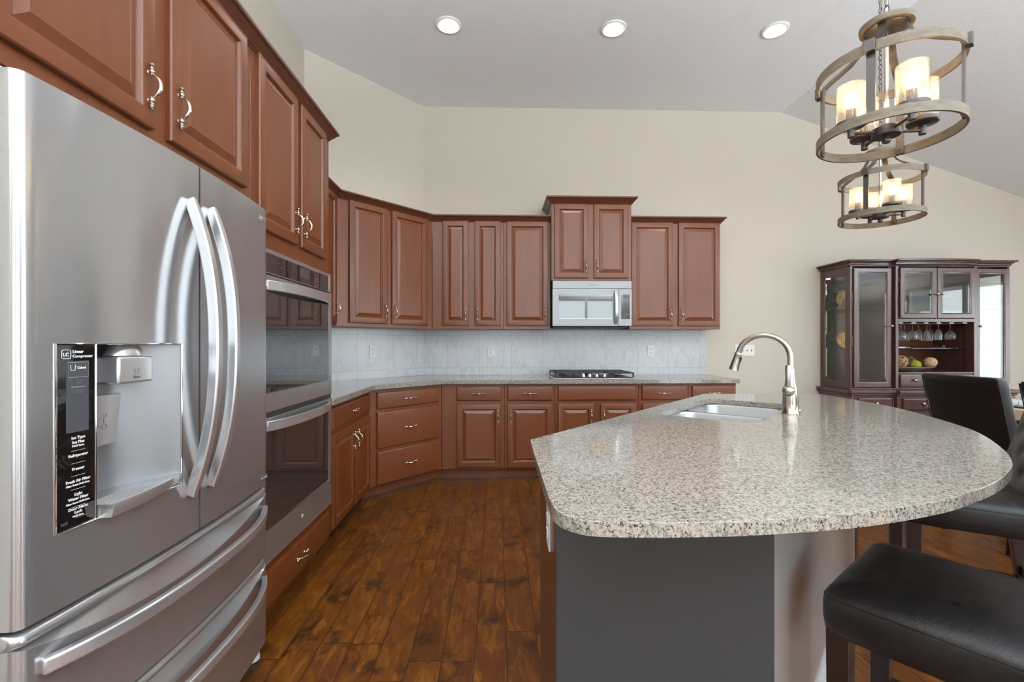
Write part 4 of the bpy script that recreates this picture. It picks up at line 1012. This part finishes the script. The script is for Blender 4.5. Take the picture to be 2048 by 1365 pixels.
o = mb.build('folded_napkin', 'linen_white', None, bevel=.004); tag(o, 'folded white napkin lying on the black placemat', 'napkin')
o = MB().tube([(3.862, 3.30+.035*cos(t_*.5), .7665+.0375+.035*sin(t_*.5)) for t_ in range(0, 12)], .0025, 8).build('napkin_ring', 'chrome', None); tag(o, 'thin metal ring standing against the white napkin', 'napkin ring')

# ------------------------------------------------------------ china cabinet
CH = thing('china_cabinet', 'dark mahogany china cabinet with glass doors, mirrored inside, on the back wall', 'cabinet', (4.2, 4.5, 0))
def cbx(name, *b, m='mahogany', bev=.003, par=None):
    return MB().box(*b).build(name, m, par or CH, world=True, bevel=bev)
YC, YC2, YW = 4.315, 4.27, 4.722
# lower buffet
P_ = [(3.39, YW), (3.39, YC-.03+.02), (3.41, YC-.03), (3.815, YC-.03), (3.815, YC2-.03), (4.63, YC2-.03), (4.63, YC-.03), (5.03, YC-.03), (5.03, YW)]
MB().prism(P_, .06, .735).build('buffet_body', 'mahogany', CH, world=True, bevel=.003)
def outset(P, d): return [((x-d if x < 3.6 else (x+d if x > 4.8 else x)), (y if y > 4.6 else y-d)) for x, y in P]
MB().prism(outset(P_, -.02), .001, .06).build('plinth', 'mahogany', CH, world=True)
MB().prism(outset(P_, .012), .735, .755).build('buffet_molding', 'mahogany', CH, world=True, bevel=.006, seg=3)
MB().prism(outset(P_, .028), .7555, .790).build('buffet_top', 'mahogany', CH, world=True, bevel=.006, seg=3)
for x0_, x1_, yy in ((3.46, 3.79, YC-.03), (3.86, 4.22, YC2-.03), (4.24, 4.60, YC2-.03), (4.66, 4.99, YC-.03)):
    dd_ = slab_mesh(x0_, x1_, .60, .715, yy).build('drawer', 'mahogany', CH, world=True, angle=25)
    MB().sphere(((x0_+x1_)/2, yy-.035, .665), .015, 14, 10).build('knob', 'warm_nickel', dd_, world=True)
    door_mesh(x0_, x1_, .10, .58, yy).build('door', 'mahogany', CH, world=True, angle=25)
# hutch shell
HZ0, HZ1 = .7905, 1.985
cbx('top_board', 3.41, 5.01, YC, YW, HZ1, HZ1+.012)
P2 = [(3.40, YW), (3.40, YC+.01), (3.42, YC-.004), (3.82, YC-.004), (3.82, YC2), (4.0, YC2-.022), (4.22, YC2-.03), (4.44, YC2-.022), (4.63, YC2), (4.63, YC-.004), (5.02, YC-.004), (5.02, YW)]
for dz0, dz1, o_ in ((HZ1+.0125, 2.018, .004), (2.0185, 2.030, .018), (2.0305, 2.048, .036)): MB().prism(outset(P2, o_), dz0, dz1).build('cornice', 'mahogany', CH, world=True, bevel=.004, seg=2)
cbx('base_board', 3.41, 5.01, YC, YW, HZ0, HZ0+.015)
cbx('back_panel', 3.41, 5.01, YW-.012, YW, HZ0+.0155, HZ1-.0005, m='cherry_dark')
for a, b, z0, z1 in ((3.432, 3.812, .81, 1.98), (4.638, 4.99, .81, 1.98), (3.85, 4.60, 1.485, 1.98)): cbx('mirror_back', a, b, YW-.018, YW-.0125, z0, z1, m='mirror', bev=0)
for x in (3.815, 4.618): cbx('divider', x, x+.018, YC+.001, YW-.0125, HZ0+.0155, HZ1-.0005)
# side frames with glass (left and right ends)
for xs_ in (3.41, 4.992):
    mb = MB(); y0, y1, z0, z1 = YC+.022, YW-.0125, HZ0+.0155, HZ1-.0005
    mb.box(xs_, xs_+.018, y0, y0+.045, z0, z1).box(xs_, xs_+.018, y1-.045, y1, z0, z1).box(xs_, xs_+.018, y0+.045, y1-.045, z1-.07, z1).box(xs_, xs_+.018, y0+.045, y1-.045, z0, z0+.06)
    s_ = mb.build('side_frame', 'mahogany', CH, world=True, bevel=.002)
    MB().box(xs_+.007, xs_+.011, y0+.046, y1-.046, z0+.061, z1-.071).build('glass_pane', 'clear_glass', s_, world=True)
for x, y in ((3.41, YC), (3.790, YC), (4.636, YC), (4.985, YC)): cbx('corner_post', x, x+.024, y, y+.021, HZ0+.0155, HZ1-.0005)
cbx('corner_post', 3.822, 3.852, YC2, YC-.0005+.04, HZ0+.0155, HZ1-.0005); cbx('corner_post', 4.600, 4.634, YC2, YC+.04, HZ0+.0155, HZ1-.0005)
def gdoor(x0, x1, z0, z1, y, st=.045, knob=None, par=None):
    prof = [(0, y+.018), (0, y+.002), (.003, y), (st-.012, y), (st-.006, y+.004), (st, y+.006), (st, y+.018)]
    L = rect_loops(prof, x0, x1, z0, z1); L.append(L[0])
    d_ = MB().loops(L, False, False).build('glass_door', 'mahogany', CH, world=True, angle=30)
    MB().box(x0+st-.002, x1-st+.002, y+.009, y+.012, z0+st-.002, z1-st+.002).build('glass_pane', 'clear_glass', d_, world=True)
    # bevelled glass edge
    L2 = rect_loops([(st, y+.0088), (st+.014, y+.0075), (st+.0145, y+.0088)], x0, x1, z0, z1); MB().loops(L2, False, False).build('pane_bevel', 'clear_glass', d_, world=True, smooth=False)
    if knob:
        MB().sphere((knob[0], y-.030, knob[1]), .013, 14, 10).build('knob', 'warm_nickel', d_, world=True); MB().tube([(knob[0], y, knob[1]), (knob[0], y-.02, knob[1])], .005, 8).build('knob_stem', 'warm_nickel', d_, world=True)
    return d_
YD = YC-.019
gdoor(3.436, 3.806, .815, 1.965, YD, .048, (3.783, 1.405)); gdoor(4.642, 4.982, .815, 1.965, YD, .048, (4.664, 1.405))
YD2 = YC2-.018
gdoor(3.856, 4.215, 1.482, 1.965, YD2, .050, (4.195, 1.71)); gdoor(4.222, 4.596, 1.482, 1.965, YD2, .050, (4.243, 1.71))
cbx('cross_board', 3.834, 4.617, YC2+.001, YW-.019, 1.445, 1.478); cbx('niche_floor', 3.834, 4.617, YC2+.001, YW-.0125, .948, .962)
dd_ = slab_mesh(3.860, 4.592, .815, .940, YC2+.005).build('drawer', 'mahogany', CH, world=True, angle=25)
for kx in (3.99, 4.46): MB().sphere((kx, YC2-.032, .885), .014, 14, 10).build('knob', 'warm_nickel', dd_, world=True)
cbx('drawer_rail', 3.852, 4.600, YC2+.006, YC2+.03, .8065, .947)
cbx('glass_shelf', 3.834, 4.617, YC2+.08, YW-.013, 1.186, 1.193, m='green_edge_glass', bev=0)
for z in (1.18, 1.575, 1.83): cbx('glass_shelf', 3.433, 3.814, YC+.025, YW-.019, z, z+.006, m='green_edge_glass', bev=0); cbx('glass_shelf', 4.637, 4.991, YC+.025, YW-.019, z, z+.006, m='green_edge_glass', bev=0)
for z in (1.70,): cbx('glass_shelf', 3.834, 4.617, YC+.025, YW-.019, z, z+.006, m='green_edge_glass', bev=0)
railx = [3.90, 4.03, 4.155, 4.28, 4.41, 4.54]
for x in railx:
    MB().prism([(-.030, 0), (.030, 0), (.008, .012), (-.008, .012)], 0, .33, Matrix.Translation((x, YC2+.36, 1.4325)) @ Matrix.Rotation(R(90), 4, 'X')).build('stemware_rail', 'linen_white', CH, world=True, smooth=False)
# stemware hanging upside down between the rails
def stem(kind):
    z = 0
    if kind == 'balloon': P = [(.033, 0), (.032, -.002), (.006, -.006), (.0035, -.012), (.0035, -.075), (.010, -.082), (.028, -.095), (.042, -.118), (.044, -.140), (.038, -.168), (.0365, -.168), (.042, -.140), (.040, -.118), (.026, -.097), (.006, -.086)]
    elif kind == 'flare': P = [(.033, 0), (.032, -.002), (.006, -.006), (.0035, -.012), (.0035, -.070), (.008, -.078), (.020, -.095), (.026, -.130), (.042, -.182), (.0405, -.182), (.0245, -.130), (.018, -.096), (.005, -.082)]
    else: P = [(.030, 0), (.029, -.002), (.006, -.006), (.0035, -.012), (.0035, -.060), (.010, -.070), (.024, -.090), (.032, -.125), (.029, -.172), (.0275, -.172), (.0305, -.125), (.022, -.092), (.006, -.074)]
    return MB().lathe(P, 22)
kinds = [('balloon', 3.965, 4.37), ('tulip', 3.965, 4.46), ('flare', 3.965, 4.54), ('balloon', 4.0925, 4.38), ('flare', 4.0925, 4.47), ('flare', 4.2175, 4.36), ('tulip', 4.2175, 4.45), ('tulip', 4.345, 4.37), ('tulip', 4.345, 4.46), ('balloon', 4.475, 4.38)]
lbls = ['balloon wine glass hanging at the open front of the leftmost rack slot', 'tulip wine glass hanging second in the leftmost rack slot', 'flared wine glass hanging last in the leftmost rack slot', 'balloon wine glass hanging in front in the second rack slot', 'flared wine glass hanging behind the balloon glass of the second slot',
        'flared wine glass hanging in front in the middle rack slot', 'tulip wine glass hanging behind a flared glass in the middle slot', 'tulip wine glass hanging in front in the slot left of the lone balloon', 'tulip wine glass hanging behind another tulip glass near the lone balloon', 'lone round balloon wine glass hanging rightmost in the cabinet rack']
proto = {}
for (k, x, y), lb in zip(kinds, lbls):
    if k not in proto: o = stem(k).build('wine_glass', 'stem_glass', None, angle=60); proto[k] = o
    else: o = proto[k].copy(); COL.objects.link(o)
    o.location = (x, y, 1.4485-.0155+.0115); tag(o, lb, 'wine glass', 'stemware hanging in the china cabinet')
# platter with decorative balls
def lens_ring(rad, z): return [(rad*(1+(.03 if i % 2 else 0))*cos(2*pi*i/40), rad*.70*(1+(.03 if i % 2 else 0))*sin(2*pi*i/40), z) for i in range(40)]
PLX, PLY = 4.115, 4.475
mb = MB().loops([lens_ring(.10, .002), lens_ring(.12, .008), lens_ring(.20, .022), lens_ring(.248, .040), lens_ring(.245, .044), lens_ring(.19, .028), lens_ring(.10, .012)])
o = mb.build('glass_platter', 'platter_glass', None, angle=60); o.location = (PLX, PLY, .9625); tag(o, 'scalloped glass platter holding decorative balls inside the china cabinet', 'platter')
def wire_ball(rad, n, thick, seed):
    rnd = random.Random(seed); mb = MB()
    for k in range(n):
        ax = Vector((rnd.uniform(-1, 1), rnd.uniform(-1, 1), rnd.uniform(-1, 1))).normalized(); a = ax.orthogonal().normalized(); b = ax.cross(a)
        off_ = rnd.uniform(-.45, .45)*rad; rr = sqrt(rad*rad-off_*off_)
        mb.tube([ax*off_+(a*cos(t_)+b*sin(t_))*rr for t_ in [2*pi*i/20 for i in range(20)]], thick, 5, closed=True)
    return mb
balls = [(3.985, 4.40, .060, 'rattan', 1, 'openwork rattan ball at the left end of the glass platter', 'wire'), (4.05, 4.50, .048, 'wicker_tan', 0, 'tan ball partly hidden between the rattan ball and the green ball', 's'), (4.115, 4.375, .048, 'moss_green', 0, 'yellow-green moss ball in the middle of the platter', 's'),
         (4.185, 4.52, .060, 'twig_grey', 2, 'open grey twig ball behind the green moss ball', 'wire'), (4.31, 4.42, .056, 'wicker_tan', 0, 'large speckled tan ball at the right end of the platter', 's')]
for x, y, rd, m_, sd_, lb, kd in balls:
    mb = wire_ball(rd, 22 if m_ == 'rattan' else 12, .0032 if m_ == 'rattan' else .0042, sd_) if kd == 'wire' else MB().sphere((0, 0, 0), rd, 24, 16, (1, 1, .92))
    o = mb.build('decorative_ball', m_, None, angle=180); o.location = (x, y, .9625+.017+rd*(.98 if kd == 'wire' else .92)+(.019 if abs(x-PLX) > .1 else .005)); tag(o, lb, 'decorative ball', 'balls on the glass platter')
o = MB().tube([(4.04, 4.42, 1.1985), (4.12, 4.44, 1.1985)], [.005, .0045], 8).build('cheese_knife', 'wood_tan', None); tag(o, 'small tan handled knife lying left on the middle glass shelf', 'knife')
MB().box(3.975, 4.045, 4.412, 4.430, 1.1935, 1.2035).build('blade', 'linen_white', o)
o = MB().tube([(4.32, 4.42, 1.199), (4.45, 4.43, 1.199)], [.0055, .0048], 8).build('corkscrew', 'placemat_black', None); tag(o, 'black corkscrew with a pale loop end lying right on the middle shelf', 'corkscrew')
MB().tube([(4.462+.012*cos(t_*.6), 4.431, 1.207+.010*sin(t_*.6)) for t_ in range(11)], .0022, 6).build('loop_end', 'wood_tan', o)
# things in the left glazed section
def disc(rad, th): return MB().lathe([(rad*.3, 0), (rad*.6, th*.4), (rad, th*1.6), (rad, th*2), (rad*.6, th), (.003, th*.7)], 32)
for z, x, rd, m_, nm, lb in ((1.581, 3.60, .105, 'amber_glass', 'glass_plate', 'amber glass plate standing on the upper shelf in the left cabinet section'), (1.186, 3.58, .085, 'amber_glass', 'glass_plate', 'amber glass plate standing on the lower shelf in the left cabinet section')):
    o = disc(rd, .006).build(nm, m_, None); o.rotation_euler = (R(78), 0, R(-10)); o.location = (x, 4.60, z+rd*.995); tag(o, lb, 'plate')
mb = MB()
for k in range(7):
    a = 2*pi*k/7; mb.sphere((.038*cos(a), 0, .038*sin(a)), .026, 12, 8, (1, .3, 1))
mb.sphere((0, -.006, 0), .018, 12, 8); o = mb.build('flower_ornament', 'plum_ceramic', None); o.location = (3.53, 4.50, 1.581+.0645); tag(o, 'plum coloured flower ornament on the upper shelf of the left section', 'ornament')
